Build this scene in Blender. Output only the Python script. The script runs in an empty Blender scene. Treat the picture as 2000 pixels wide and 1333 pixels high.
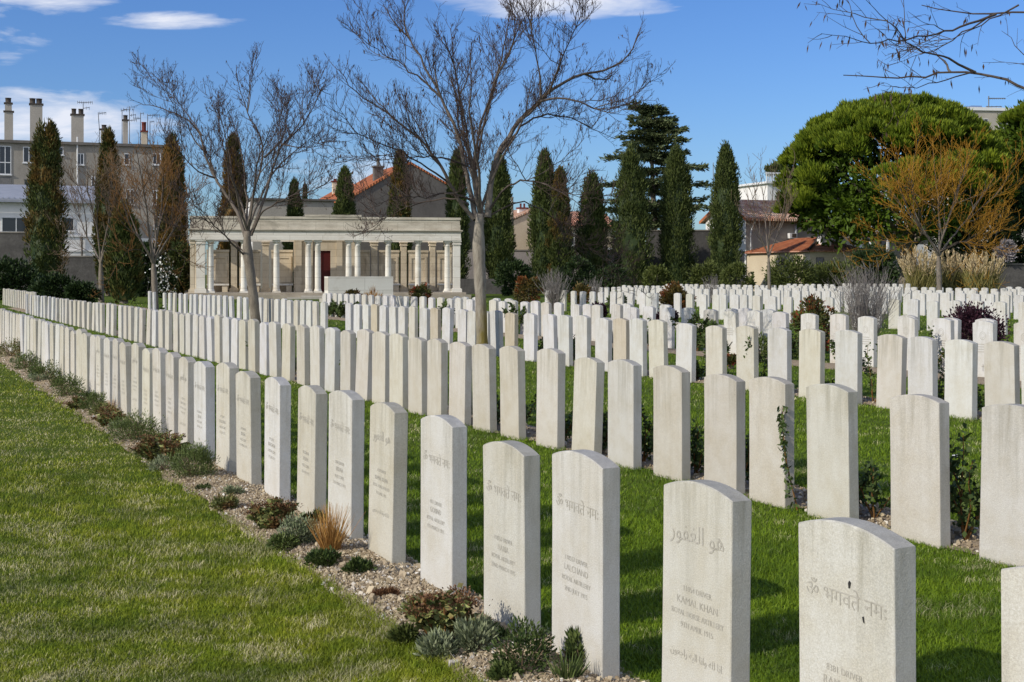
import bpy, bmesh, math
import numpy as np
from mathutils import Vector, Matrix
SC = bpy.context.scene
COL = SC.collection
R = math.radians
F, HX, HY, H = 2600.0, 1000.0, 535.0, 1.466      # focal length in photo pixels, principal column, horizon line, eye height
TH = 0.4488
UX, UY = -math.sin(TH), math.cos(TH)             # along the grave rows, away from the viewer
NX, NY = math.cos(TH), math.sin(TH)              # across the rows

def at(px, py, Y):
    return Vector(((px - HX) / F * Y, Y, H + (HY - py) / F * Y))
def ground(px, py):
    Y = H * F / (py - HY)
    return Vector(((px - HX) / F * Y, Y, 0))
def on_row(px, d):
    a = (px - HX) / F
    Y = d / (a * NX + NY)
    return Vector((a * Y, Y, 0))

# ------------------------------------------------------------------ mesh helper
class MB:
    def __init__(self):
        self.v = []; self.f = []; self.n = 0; self.t = []; self.m = []
    def add(self, V, faces, tint=0.5, mi=0):
        V = np.asarray(V, dtype=np.float32).reshape(-1, 3)
        if not isinstance(faces, (list, tuple)):
            faces = [faces]
        elif faces and not isinstance(faces[0], np.ndarray):
            by = {}
            for f in faces: by.setdefault(len(f), []).append(f)
            faces = [np.array(x, dtype=np.int32) for x in by.values()]
        for f in faces:
            self.f.append(f.astype(np.int32) + self.n); self.m.append(mi)
        self.v.append(V); self.n += len(V)
        self.t.append(np.broadcast_to(np.asarray(tint, dtype=np.float32), (len(V),)))
    def box(self, x0, x1, y0, y1, z0, z1, mi=0, tint=0.5):
        V = [(x, y, z) for z in (z0, z1) for y in (y0, y1) for x in (x0, x1)]
        self.add(V, [(0, 2, 3, 1), (4, 5, 7, 6), (0, 1, 5, 4), (2, 6, 7, 3), (0, 4, 6, 2), (1, 3, 7, 5)], tint, mi)
    def poly_prism(self, pts, y0, y1, mi=0):
        """pts: outline in x,z seen from -y; extruded from y0 to y1"""
        n = len(pts)
        V = [(x, y0, z) for x, z in pts] + [(x, y1, z) for x, z in pts]
        fs = [tuple(range(n)), tuple(range(2 * n - 1, n - 1, -1))]
        fs += [(i, n + i, n + (i + 1) % n, (i + 1) % n) for i in range(n)]
        self.add(V, fs, 0.5, mi)
    def lathe(self, prof, cx=0, cy=0, seg=16, mi=0):
        P = np.array(prof, float); k = len(P)
        a = np.linspace(0, 2 * np.pi, seg, endpoint=False)
        V = np.zeros((k, seg, 3)); V[:, :, 0] = cx + P[:, 0:1] * np.cos(a); V[:, :, 1] = cy + P[:, 0:1] * np.sin(a); V[:, :, 2] = P[:, 1:2]
        i, j = np.meshgrid(np.arange(k - 1), np.arange(seg), indexing='ij'); j2 = (j + 1) % seg
        q = np.stack([i * seg + j, i * seg + j2, (i + 1) * seg + j2, (i + 1) * seg + j], -1).reshape(-1, 4)
        self.add(V.reshape(-1, 3), [q, np.arange((k - 1) * seg, k * seg)[None, :], np.arange(seg)[::-1][None, :]], 0.5, mi)
    def tube(self, P, r, seg=6, tint=0.5, mi=0):
        P = np.asarray(P, float); k = len(P)
        r = np.broadcast_to(np.asarray(r, float), (k,))
        T = np.gradient(P, axis=0); T /= np.linalg.norm(T, axis=1, keepdims=True) + 1e-9
        ref = np.array([0.31, 0.17, 0.93]) if abs(T[:, 2].mean()) < .8 else np.array([0.9, 0.3, 0.1])
        A = np.cross(T, ref); A /= np.linalg.norm(A, axis=1, keepdims=True) + 1e-9
        B = np.cross(T, A)
        a = np.linspace(0, 2 * np.pi, seg, endpoint=False)
        V = P[:, None, :] + r[:, None, None] * (A[:, None, :] * np.cos(a)[None, :, None] + B[:, None, :] * np.sin(a)[None, :, None])
        i, j = np.meshgrid(np.arange(k - 1), np.arange(seg), indexing='ij'); j2 = (j + 1) % seg
        q = np.stack([i * seg + j, i * seg + j2, (i + 1) * seg + j2, (i + 1) * seg + j], -1).reshape(-1, 4)
        fs = [q]
        if r[-1] > .012: fs.append(np.arange((k - 1) * seg, k * seg)[None, :])
        self.add(V.reshape(-1, 3), fs, tint, mi)
    def leaves(self, C, A, L, W, rng, tint=None, mi=0):
        C = np.asarray(C, float); n = len(C)
        A = A / (np.linalg.norm(A, axis=1, keepdims=True) + 1e-9)
        S = np.cross(A, rng.normal(size=(n, 3))); S /= np.linalg.norm(S, axis=1, keepdims=True) + 1e-9
        L = np.broadcast_to(np.asarray(L, float), (n,))[:, None] * rng.uniform(.7, 1.3, (n, 1))
        W = np.broadcast_to(np.asarray(W, float), (n,))[:, None] * rng.uniform(.7, 1.3, (n, 1))
        V = np.stack([C, C + A * L * .45 + S * W / 2, C + A * L, C + A * L * .45 - S * W / 2], 1)
        q = np.arange(4 * n).reshape(n, 4)
        t = rng.random(n) if tint is None else np.broadcast_to(np.asarray(tint, float), (n,))
        self.add(V.reshape(-1, 3), q, np.repeat(t, 4), mi)
    def mesh(self, name, mats, smooth=False):
        me = bpy.data.meshes.new(name)
        V = np.concatenate(self.v); me.vertices.add(len(V)); me.vertices.foreach_set('co', V.ravel())
        lp = np.concatenate([f.ravel() for f in self.f]); tot = np.concatenate([np.full(len(f), f.shape[1], np.int32) for f in self.f])
        st = np.concatenate([[0], np.cumsum(tot)[:-1]]).astype(np.int32)
        me.loops.add(len(lp)); me.loops.foreach_set('vertex_index', lp.astype(np.int32))
        me.polygons.add(len(tot)); me.polygons.foreach_set('loop_start', st)
        mi = np.concatenate([np.full(len(f), m, np.int32) for f, m in zip(self.f, self.m)])
        for m in (mats if isinstance(mats, (list, tuple)) else [mats]): me.materials.append(m)
        me.polygons.foreach_set('material_index', mi)
        me.update(calc_edges=True)
        me.polygons.foreach_set('use_smooth', np.full(len(tot), smooth, bool))
        at_ = me.attributes.new('tint', 'FLOAT', 'POINT'); at_.data.foreach_set('value', np.concatenate(self.t).astype(np.float32))
        return me
    def build(self, name, mats, parent=None, smooth=False, loc=None, rotz=0):
        return link(name, self.mesh(name, mats, smooth), parent, loc, rotz)

def link(name, me, parent=None, loc=None, rotz=0):
    o = bpy.data.objects.new(name, me); COL.objects.link(o)
    if parent: o.parent = parent
    if loc is not None: o.location = loc
    if rotz: o.rotation_euler = (0, 0, rotz)
    return o
def tag(o, label=None, cat=None, group=None, kind=None):
    if label: o['label'] = label
    if cat: o['category'] = cat
    if group: o['group'] = group
    if kind: o['kind'] = kind
    return o
def thing(name, label, cat, loc=(0, 0, 0), rotz=0, group=None):
    o = bpy.data.objects.new(name, None); COL.objects.link(o)
    o.location = loc; o.rotation_euler = (0, 0, rotz); o.empty_display_size = .3
    return tag(o, label, cat, group)

# ------------------------------------------------------------------ materials
class NT:
    def __init__(self, name):
        self.m = bpy.data.materials.new(name); self.m.use_nodes = True
        self.t = self.m.node_tree; self.b = self.t.nodes['Principled BSDF']
    def n(self, typ, **kw):
        x = self.t.nodes.new(typ)
        for k, v in kw.items():
            if k.startswith('i_'): x.inputs[k[2:].replace('_', ' ')].default_value = v
            else: setattr(x, k, v)
        return x
    def l(self, a, b): self.t.links.new(a, b)
    def noise(self, vec, scale, detail=4, rough=.6, dist=0):
        x = self.n('ShaderNodeTexNoise'); x.inputs['Scale'].default_value = scale; x.inputs['Detail'].default_value = detail
        x.inputs['Roughness'].default_value = rough; x.inputs['Distortion'].default_value = dist
        if vec is not None: self.l(vec, x.inputs['Vector'])
        return x.outputs['Fac']
    def ramp(self, fac, *stops, interp='LINEAR'):
        x = self.n('ShaderNodeValToRGB'); x.color_ramp.interpolation = interp
        e = x.color_ramp.elements
        while len(e) < len(stops): e.new(0.5)
        for el, (p, c) in zip(e, stops):
            el.position = p; el.color = (c, c, c, 1) if not isinstance(c, (tuple, list)) else (*c[:3], 1)
        self.l(fac, x.inputs['Fac']); return x.outputs['Color']
    def mix(self, fac, a, b, mode='MIX'):
        x = self.n('ShaderNodeMix', data_type='RGBA', blend_type=mode)
        for v, s in ((fac, x.inputs[0]), (a, x.inputs[6]), (b, x.inputs[7])):
            if isinstance(v, bpy.types.NodeSocket): self.l(v, s)
            elif isinstance(v, (tuple, list)): s.default_value = (*v[:3], 1)
            else: s.default_value = v
        return x.outputs[2]
    def math(self, op, a, b=0.0):
        x = self.n('ShaderNodeMath', operation=op)
        for v, s in ((a, x.inputs[0]), (b, x.inputs[1])):
            if isinstance(v, bpy.types.NodeSocket): self.l(v, s)
            else: s.default_value = v
        return x.outputs[0]
    def mapping(self, vec, scale=(1, 1, 1)):
        x = self.n('ShaderNodeMapping'); x.inputs['Scale'].default_value = scale; self.l(vec, x.inputs['Vector']); return x.outputs['Vector']
    def bump(self, h, strength=.3, dist=.01):
        x = self.n('ShaderNodeBump'); x.inputs['Strength'].default_value = strength; x.inputs['Distance'].default_value = dist
        self.l(h, x.inputs['Height']); self.l(x.outputs['Normal'], self.b.inputs['Normal'])
    def out(self, col, rough=.85, spec=.25):
        if isinstance(col, bpy.types.NodeSocket): self.l(col, self.b.inputs['Base Color'])
        else: self.b.inputs['Base Color'].default_value = (*col[:3], 1)
        self.b.inputs['Roughness'].default_value = rough; self.b.inputs['Specular IOR Level'].default_value = spec
        return self.m
    def obj(self):
        tc = self.n('ShaderNodeTexCoord'); return tc.outputs['Object']
    def pos(self): return self.n('ShaderNodeNewGeometry').outputs['Position']
    def attr(self, name='tint'): return self.n('ShaderNodeAttribute', attribute_name=name).outputs['Fac']

def rough_mat(name, c1, c2, scale=3, rough=.9, bump=.3, bscale=40, stretch=(1, 1, 1), spec=.2, c3=None, bdist=.01):
    k = NT(name); v = k.mapping(k.obj(), stretch)
    c = k.mix(k.ramp(k.noise(v, scale, 6, .65), (.32, 0), (.68, 1)), c1, c2)
    if c3: c = k.mix(k.ramp(k.noise(v, scale * .43, 5, .7, .6), (.52, 0), (.7, 1)), c, c3)
    g = k.noise(k.obj(), bscale, 4)
    c = k.mix(.12, c, k.ramp(g, (.3, .0), (.7, 1)), 'OVERLAY')
    if bump: k.bump(g, bump, bdist)
    return k.out(c, rough, spec)
def leaf_mat(name, dark, light, third=None, pscale=1.2, rough=.6, spec=.25):
    k = NT(name)
    c = k.mix(k.attr(), dark, light)
    n = k.noise(k.obj(), pscale, 3)
    if third: c = k.mix(k.ramp(k.math('ADD', n, k.math('MULTIPLY', k.attr(), .12)), (.545, 0), (.68, 1)), c, third)
    c = k.mix(.35, c, k.ramp(k.noise(k.obj(), pscale * 3, 3), (.3, .25), (.7, .75)), 'OVERLAY')
    return k.out(c, rough, spec)

def stone_mat():
    k = NT('grave_stone')
    oi = k.n('ShaderNodeObjectInfo'); rnd = k.math('MULTIPLY', oi.outputs['Random'], 37.0)
    cb = k.n('ShaderNodeCombineXYZ'); k.l(rnd, cb.inputs[0]); k.l(rnd, cb.inputs[1]); k.l(rnd, cb.inputs[2])
    ad = k.n('ShaderNodeVectorMath', operation='ADD'); o = k.obj(); k.l(o, ad.inputs[0]); k.l(cb.outputs[0], ad.inputs[1]); v = ad.outputs[0]
    sep = k.n('ShaderNodeSeparateXYZ'); k.l(o, sep.inputs[0])
    base = oi.outputs['Color']
    c = k.mix(k.math('MULTIPLY', k.ramp(k.noise(v, 5, 6, .7), (.40, 0), (.68, 1)), .55), base, k.mix(1, base, (.80, .74, .62), 'MULTIPLY'))
    st = k.ramp(k.noise(k.mapping(v, (16, 16, 1.3)), 1.0, 5, .65, .3), (.45, 0), (.70, 1))
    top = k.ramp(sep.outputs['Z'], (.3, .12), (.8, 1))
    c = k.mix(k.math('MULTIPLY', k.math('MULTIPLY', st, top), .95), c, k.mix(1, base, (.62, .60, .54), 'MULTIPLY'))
    spots = k.ramp(k.noise(v, 9, 5, .75, 1.2), (.66, 0), (.78, 1))
    c = k.mix(k.math('MULTIPLY', spots, .45), c, k.mix(1, base, (.66, .60, .44), 'MULTIPLY'))
    li = k.ramp(k.noise(v, 46, 3, .6), (.70, 0), (.76, 1)); lz = k.ramp(k.noise(v, 4, 3), (.48, 0), (.62, 1))
    c = k.mix(k.math('MULTIPLY', k.math('MULTIPLY', li, lz), .6), c, k.mix(1, base, (.42, .42, .38), 'MULTIPLY'))
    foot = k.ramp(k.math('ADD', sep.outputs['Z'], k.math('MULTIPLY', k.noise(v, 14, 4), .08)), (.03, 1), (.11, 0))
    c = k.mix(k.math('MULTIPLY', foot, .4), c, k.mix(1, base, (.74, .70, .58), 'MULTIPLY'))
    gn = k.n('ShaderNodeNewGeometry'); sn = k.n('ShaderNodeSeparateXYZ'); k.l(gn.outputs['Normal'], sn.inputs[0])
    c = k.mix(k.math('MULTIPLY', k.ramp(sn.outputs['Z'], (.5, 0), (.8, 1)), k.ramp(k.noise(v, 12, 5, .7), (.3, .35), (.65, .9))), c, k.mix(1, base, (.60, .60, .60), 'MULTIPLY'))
    g = k.noise(v, 210, 3, .7)
    c = k.mix(.22, c, k.ramp(g, (.3, .1), (.7, .9)), 'OVERLAY')
    k.bump(k.math('ADD', g, k.math('MULTIPLY', k.noise(v, 60, 3), .6)), .45, .004)
    return k.out(c, .92, .15)

M = {}
M['stone'] = stone_mat()
M['carving'] = rough_mat('dark_groove_lettering', (.34, .32, .27), (.44, .415, .36), 14, .95, .3, 90)  # flat letters; groove shade and dirt both put into a darker stone colour
M['chip'] = rough_mat('dark_letter_fill', (.02, .02, .02), (.05, .045, .04), 30, .8, 0)
M['bark'] = rough_mat('grey_bark', (.27, .235, .185), (.15, .125, .10), 9, .95, .9, 30, (1, 1, .35), .1, bdist=.02)
M['bark_moss'] = None
def limb_mat():
    k = NT('limb_bark'); o = k.mapping(k.obj(), (1, 1, .5))
    c = k.mix(k.attr(), (.060, .045, .038), (.33, .29, .235))
    c = k.mix(.5, c, k.ramp(k.noise(o, 9, 5, .7), (.3, .2), (.7, .8)), 'OVERLAY')
    k.bump(k.noise(o, 40, 4), .6, .01); return k.out(c, .95, .1)
M['limb'] = limb_mat()
M['twig_dark'] = rough_mat('dark_twigs', (.045, .032, .030), (.085, .058, .045), 2.5, .9, 0)
M['twig_grey'] = rough_mat('grey_brown_twigs', (.13, .095, .065), (.20, .14, .09), 1.5, .9, 0)
M['twig_orange'] = rough_mat('orange_twigs', (.29, .13, .013), (.43, .235, .03), 1.0, .85, 0)
M['twig_rust'] = rough_mat('rusty_twigs', (.17, .075, .02), (.20, .115, .045), 1.0, .85, 0)
M['twig_silver'] = rough_mat('silver_grey_stems', (.17, .15, .135), (.28, .255, .235), 2.0, .9, 0)
M['pod'] = rough_mat('dry_pods', (.035, .025, .022), (.09, .05, .03), 6, .8, 0)
M['cypress'] = leaf_mat('cypress_green', (.028, .046, .012), (.105, .128, .032), None, .8)
M['cypress_rust'] = leaf_mat('cypress_rusty', (.028, .045, .012), (.095, .115, .028), (.15, .088, .022), .45)
M['cypress_brown'] = leaf_mat('cypress_brown', (.040, .042, .012), (.115, .100, .026), (.23, .115, .022), .6)
M['pine'] = leaf_mat('pine_needles', (.042, .082, .004), (.21, .26, .018), None, .5)
M['cedar'] = leaf_mat('cedar_needles', (.045, .068, .028), (.13, .155, .062), None, .5)
M['hedge'] = leaf_mat('dark_evergreen_leaves', (.012, .026, .008), (.045, .075, .020), None, .8)
M['olive_leaf'] = leaf_mat('olive_green_leaves', (.050, .070, .015), (.120, .140, .035), None, 1.2)
M['rose_leaf'] = leaf_mat('rose_leaves', (.025, .050, .012), (.090, .125, .030), None, 6)
M['red_leaf'] = leaf_mat('red_tipped_leaves', (.050, .065, .015), (.10, .10, .03), (.32, .035, .02), 2.2)
M['bronze_leaf'] = leaf_mat('bronze_leaves', (.055, .055, .015), (.12, .085, .02), (.22, .065, .018), 1.6)
M['purple_leaf'] = leaf_mat('purple_leaves', (.018, .006, .012), (.070, .025, .040), None, 3)
M['lavender'] = leaf_mat('lavender_green', (.055, .085, .020), (.15, .19, .055), None, 8)
M['silver_leaf'] = leaf_mat('silver_leaves', (.11, .14, .065), (.29, .32, .19), None, 8)
M['sedum_leaf'] = leaf_mat('sedum_leaves', (.085, .105, .030), (.27, .29, .095), (.19, .11, .045), 9)
M['sedum_head'] = leaf_mat('sedum_heads', (.11, .050, .024), (.21, .115, .055), None, 12)
M['straw'] = leaf_mat('orange_straw', (.30, .14, .035), (.52, .31, .10), None, 6)
M['pampas'] = leaf_mat('pampas_plumes', (.34, .25, .12), (.62, .50, .30), None, 2)
M['pampas_leaf'] = leaf_mat('pampas_leaves', (.14, .14, .04), (.30, .25, .09), None, 2)
M['white_flower'] = leaf_mat('white_flowers', (.6, .6, .55), (.85, .85, .8), None, 5)
M['white_bloom'] = leaf_mat('grey_blossom', (.20, .185, .20), (.36, .33, .34), None, 5)
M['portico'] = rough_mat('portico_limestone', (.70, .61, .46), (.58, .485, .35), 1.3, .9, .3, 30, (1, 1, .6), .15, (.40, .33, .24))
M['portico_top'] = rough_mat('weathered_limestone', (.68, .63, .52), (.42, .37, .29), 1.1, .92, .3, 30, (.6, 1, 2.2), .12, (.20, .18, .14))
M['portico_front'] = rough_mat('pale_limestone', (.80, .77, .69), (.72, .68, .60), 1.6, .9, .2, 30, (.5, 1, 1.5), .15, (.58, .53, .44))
def joints(name, bw, bh):
    m = M[name]; t = m.node_tree; b = t.nodes['Principled BSDF']; L = b.inputs['Base Color'].links[0]; src = L.from_socket
    tc = t.nodes.new('ShaderNodeTexCoord'); s = t.nodes.new('ShaderNodeSeparateXYZ'); c = t.nodes.new('ShaderNodeCombineXYZ'); br = t.nodes.new('ShaderNodeTexBrick')
    t.links.new(tc.outputs['Object'], s.inputs[0]); t.links.new(s.outputs['X'], c.inputs[0]); t.links.new(s.outputs['Z'], c.inputs[1]); t.links.new(c.outputs[0], br.inputs['Vector'])
    br.inputs['Scale'].default_value = 1; br.inputs['Brick Width'].default_value = bw; br.inputs['Row Height'].default_value = bh; br.inputs['Mortar Size'].default_value = .012; br.inputs['Mortar Smooth'].default_value = .3
    br.inputs['Color1'].default_value = (1, 1, 1, 1); br.inputs['Color2'].default_value = (.90, .88, .85, 1); br.inputs['Mortar'].default_value = (.55, .52, .48, 1)
    mx = t.nodes.new('ShaderNodeMix'); mx.data_type = 'RGBA'; mx.blend_type = 'MULTIPLY'; mx.inputs[0].default_value = .8
    t.links.new(src, mx.inputs[6]); t.links.new(br.outputs['Color'], mx.inputs[7]); t.links.new(mx.outputs[2], b.inputs['Base Color'])
joints('portico', 1.0, .42); joints('portico_top', 1.6, .5); joints('portico_front', 1.9, .62)
M['red_door'] = rough_mat('dark_red_paint', (.085, .012, .010), (.06, .010, .008), 2, .5, .1, 20)
M['paving'] = rough_mat('stone_paving', (.42, .37, .29), (.30, .26, .20), 1.5, .92, .3, 20)
M['render_grey'] = rough_mat('grey_render', (.40, .365, .31), (.25, .225, .19), .45, .92, .2, 8, (1, 1, .4), .12, (.17, .155, .135))
M['render_dark'] = rough_mat('dark_grey_render', (.19, .175, .155), (.12, .11, .10), .35, .95, .3, 5, (1, 1, 1), .1, (.21, .185, .155))
M['render_white'] = rough_mat('white_render', (.82, .80, .77), (.74, .72, .68), .5, .9, .1, 10)
M['render_cream'] = rough_mat('cream_render', (.66, .57, .42), (.56, .47, .34), .5, .9, .15, 10)
M['render_mid'] = rough_mat('beige_grey_render', (.46, .42, .36), (.36, .33, .28), .4, .9, .15, 10)
M['shaded_old_wall'] = rough_mat('shaded_old_stone_wall', (.105, .10, .095), (.055, .052, .05), 1.1, .95, .8, 6, bdist=.04)  # shade on the wall is put into this darkened base colour
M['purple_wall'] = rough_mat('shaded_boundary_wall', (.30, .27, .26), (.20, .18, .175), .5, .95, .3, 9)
M['frame_white'] = rough_mat('white_frames', (.75, .75, .74), (.68, .68, .67), 3, .5, 0)
k = NT('window_glass'); M['glass'] = k.out((.02, .025, .03), .08, .6)
M['shutter'] = rough_mat('grey_shutter', (.22, .21, .20), (.16, .155, .15), 3, .7, 0)
M['zinc'] = rough_mat('ribbed_zinc', (.36, .38, .42), (.29, .31, .35), 1, .5, 0)
M['pot'] = rough_mat('dark_chimney_pot', (.06, .05, .045), (.10, .085, .07), 4, .9, .2, 20)
M['pot_red'] = rough_mat('red_chimney_pot', (.20, .05, .035), (.13, .035, .03), 4, .9, .2, 20)
M['metal'] = rough_mat('aerial_metal', (.12, .12, .12), (.2, .2, .2), 4, .5, 0)
M['kerb'] = rough_mat('pale_kerb', (.50, .47, .40), (.38, .355, .30), 3, .92, .3, 30)
def tile_mat(name, c1, c2, c3):
    k = NT(name); o = k.obj()
    w = k.n('ShaderNodeTexWave', wave_type='BANDS', bands_direction='X'); w.inputs['Scale'].default_value = 1.35; w.inputs['Distortion'].default_value = .3; k.l(o, w.inputs['Vector'])
    vo = k.n('ShaderNodeTexVoronoi'); vo.inputs['Scale'].default_value = 3.2; k.l(o, vo.inputs['Vector'])
    c = k.mix(k.ramp(vo.outputs['Color'], (.2, 0), (.8, 1)), c1, c2)
    c = k.mix(k.ramp(k.noise(o, .9, 5, .7), (.45, 0), (.7, 1)), c, c3)
    k.bump(w.outputs['Fac'], 1.0, .08)
    return k.out(c, .85, .15)
M['tile_orange'] = tile_mat('orange_roof_tiles', (.40, .115, .045), (.50, .19, .085), (.30, .11, .05))
M['tile_pale'] = tile_mat('weathered_roof_tiles', (.50, .25, .15), (.68, .52, .38), (.38, .19, .12))
M['tile_pink'] = tile_mat('pink_roof_tiles', (.56, .27, .18), (.42, .16, .09), (.62, .38, .27))
M['soil'] = rough_mat('pale_soil', (.40, .32, .22), (.28, .215, .145), 9, .97, .8, 60, bdist=.02)
def gravel_mat():
    k = NT('gravel'); c = k.mix(k.attr(), (.20, .15, .09), (.62, .52, .355))
    c = k.mix(k.ramp(k.attr(), (.86, 0), (.93, 1)), c, (.72, .68, .60))
    c = k.mix(k.ramp(k.noise(k.pos(), 5, 3), (.45, 0), (.65, .6)), c, (.34, .27, .19))
    return k.out(c, .95, .1)
M['gravel'] = gravel_mat()
def lawn_mat(blade, dryness=0.0):
    k = NT(('dry_grass_blades' if dryness else 'grass_blades') if blade else 'lawn'); p = k.pos()
    n1 = k.noise(p, .55, 4, .6); n2 = k.noise(p, 3.2, 4, .65)
    patch = k.math('ADD', k.math('MULTIPLY', n1, .6), k.math('MULTIPLY', n2, .55))
    if blade:
        t = k.attr()
        c = k.mix(t, (.060, .120, .004), (.225, .325, .014))
        if dryness: c = k.mix(k.ramp(n2, (.34, .25), (.58, .95)), c, k.mix(t, (.165, .190, .008), (.42, .425, .030)))
        n3 = k.noise(p, 8, 3, .6)
        patch = k.math('ADD', k.math('MULTIPLY', n1, .35), k.math('ADD', k.math('MULTIPLY', n2, .55), k.math('MULTIPLY', n3, .25)))
        dry = k.ramp(k.math('ADD', patch, k.math('MULTIPLY', t, .22)), (.79 - dryness, 0), (.86 - dryness, 1))
        c = k.mix(dry, c, k.mix(t, (.42, .36, .14), (.74, .67, .40)))
        c = k.mix(k.ramp(k.noise(p, 1.5, 3), (.33, .62), (.58, 0)), c, (.035, .080, .004))
        return k.out(c, .6, .2)
    c = k.mix(k.noise(p, 20, 3), (.06, .085, .012), (.12, .15, .025))
    far = k.mix(k.ramp(patch, (.4, 0), (.75, 1)), (.06, .11, .013), (.115, .155, .025))
    c = k.mix(k.ramp(k.noise(p, 2, 3), (.3, .3), (.7, .9)), c, far)
    k.bump(k.noise(p, 70, 3), .6, .03)
    return k.out(c, .95, .1)
M['lawn'] = lawn_mat(False); M['blade'] = lawn_mat(True); M['blade_dry'] = lawn_mat(True, .06)
def moss_bark():
    k = NT('mossy_bark'); o = k.obj(); v = k.mapping(o, (1, 1, .35))
    c = k.mix(k.ramp(k.noise(v, 11, 6, .7), (.35, 0), (.65, 1)), (.36, .325, .265), (.20, .17, .135))
    sp = k.n('ShaderNodeSeparateXYZ'); k.l(o, sp.inputs[0])
    side = k.math('ADD', k.math('MULTIPLY', sp.outputs['X'], 2.6), k.math('MULTIPLY', sp.outputs['Z'], -.62))
    side = k.math('ADD', side, k.math('MULTIPLY', k.noise(v, 7, 5, .7), 1.0))
    c = k.mix(k.ramp(k.math('ADD', side, .15), (0, 0), (.42, .85)), c, (.20, .155, .025))
    k.bump(k.noise(v, 34, 5, .7), .9, .02)
    return k.out(c, .95, .1)
M['bark_moss'] = moss_bark()
# ------------------------------------------------------------------ camera, light, sky
cam = bpy.data.cameras.new('camera'); co = bpy.data.objects.new('camera', cam); COL.objects.link(co)
co.location = (0, 0, H); co.rotation_euler = (R(90), 0, 0)
cam.sensor_width = 36; cam.lens = 36 * F / 2000; cam.shift_y = -(666.5 - HY) / 2000; cam.clip_end = 5000; cam.clip_start = .05
SC.camera = co
SUN_EL, SUN_AZ = R(28), (-.84, -.545)
sd = Vector((SUN_AZ[0], SUN_AZ[1], 0)).normalized() * math.cos(SUN_EL) + Vector((0, 0, math.sin(SUN_EL)))
sl = bpy.data.lights.new('sun', 'SUN'); sl.energy = 3.6; sl.angle = R(.53); sl.color = (1, .93, .82)
so = bpy.data.objects.new('sun', sl); COL.objects.link(so); so.rotation_euler = (-sd).to_track_quat('-Z', 'Y').to_euler(); so.location = (-20, -10, 30)
W = bpy.data.worlds.new('World'); SC.world = W; W.use_nodes = True
wt = W.node_tree; bg = wt.nodes['Background']
sky = wt.nodes.new('ShaderNodeTexSky'); sky.sky_type = 'NISHITA'; sky.sun_disc = False
sky.sun_elevation = SUN_EL; sky.sun_rotation = math.atan2(SUN_AZ[0], SUN_AZ[1]); sky.altitude = 50; sky.air_density = 1.0; sky.dust_density = .7; sky.ozone_density = 2.5
def wn(t, **kw):
    x = wt.nodes.new(t)
    for a, b in kw.items(): setattr(x, a, b)
    return x
def wmath(op, a, b=0.0, c=None):
    x = wn('ShaderNodeMath', operation=op)
    for v, s in ((a, x.inputs[0]), (b, x.inputs[1])) + (((c, x.inputs[2]),) if c is not None else ()):
        if isinstance(v, bpy.types.NodeSocket): wt.links.new(v, s)
        else: s.default_value = v
    return x.outputs[0]
tc = wn('ShaderNodeTexCoord'); sp = wn('ShaderNodeSeparateXYZ'); wt.links.new(tc.outputs['Generated'], sp.inputs[0])
dx, dy, dz = sp.outputs
yy = wmath('MAXIMUM', dy, .02)
cu, cv = wmath('DIVIDE', dx, yy), wmath('DIVIDE', dz, yy)
cb = wn('ShaderNodeCombineXYZ'); wt.links.new(cu, cb.inputs[0]); wt.links.new(cv, cb.inputs[1])
mp = wn('ShaderNodeMapping'); mp.inputs['Scale'].default_value = (7, 30, 1); mp.inputs['Rotation'].default_value = (0, 0, R(10)); wt.links.new(cb.outputs[0], mp.inputs[0])
nz = wn('ShaderNodeTexNoise'); nz.inputs['Scale'].default_value = 1.6; nz.inputs['Detail'].default_value = 8; nz.inputs['Roughness'].default_value = .6; nz.inputs['Distortion'].default_value = .5
wt.links.new(mp.outputs[0], nz.inputs['Vector'])
mask = None
for (px, py, rx, ry, s) in ((70, 238, 260, 72, 1.35), (210, 232, 110, 42, .8), (300, 250, 70, 28, .55), (1060, -14, 230, 62, 1.1), (1210, 0, 150, 34, .9), (60, 2, 190, 36, .75), (335, 40, 150, 20, .62), (560, 2, 120, 16, .5), (40, 78, 70, 30, .45), (10, 108, 40, 22, .4), (640, 345, 260, 60, .25), (690, -200, 700, 110, .6), (-500, 150, 380, 200, .8), (2500, 80, 380, 160, .7)):
    u = wmath('DIVIDE', wmath('SUBTRACT', cu, (px - HX) / F), rx / F); v = wmath('DIVIDE', wmath('SUBTRACT', cv, (HY - py) / F), ry / F)
    q = wmath('MULTIPLY', wmath('MAXIMUM', wmath('SUBTRACT', 1.0, wmath('ADD', wmath('MULTIPLY', u, u), wmath('MULTIPLY', v, v))), 0.0), s)
    mask = q if mask is None else wmath('MAXIMUM', mask, q)
cl = wmath('ADD', wmath('MULTIPLY', mask, .50), wmath('MULTIPLY', wmath('SUBTRACT', nz.outputs['Fac'], .5), 2.0))
cr = wn('ShaderNodeValToRGB'); cr.color_ramp.elements[0].position = .02; cr.color_ramp.elements[1].position = .72
cr.color_ramp.elements[0].color = (0, 0, 0, 1); cr.color_ramp.elements[1].color = (1, 1, 1, 1); wt.links.new(cl, cr.inputs[0])
gate = wmath('MULTIPLY', wmath('MINIMUM', wmath('MULTIPLY', mask, 5.0), 1.0), cr.outputs[0])
gate = wmath('MULTIPLY', gate, wmath('GREATER_THAN', dy, .05))
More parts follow.
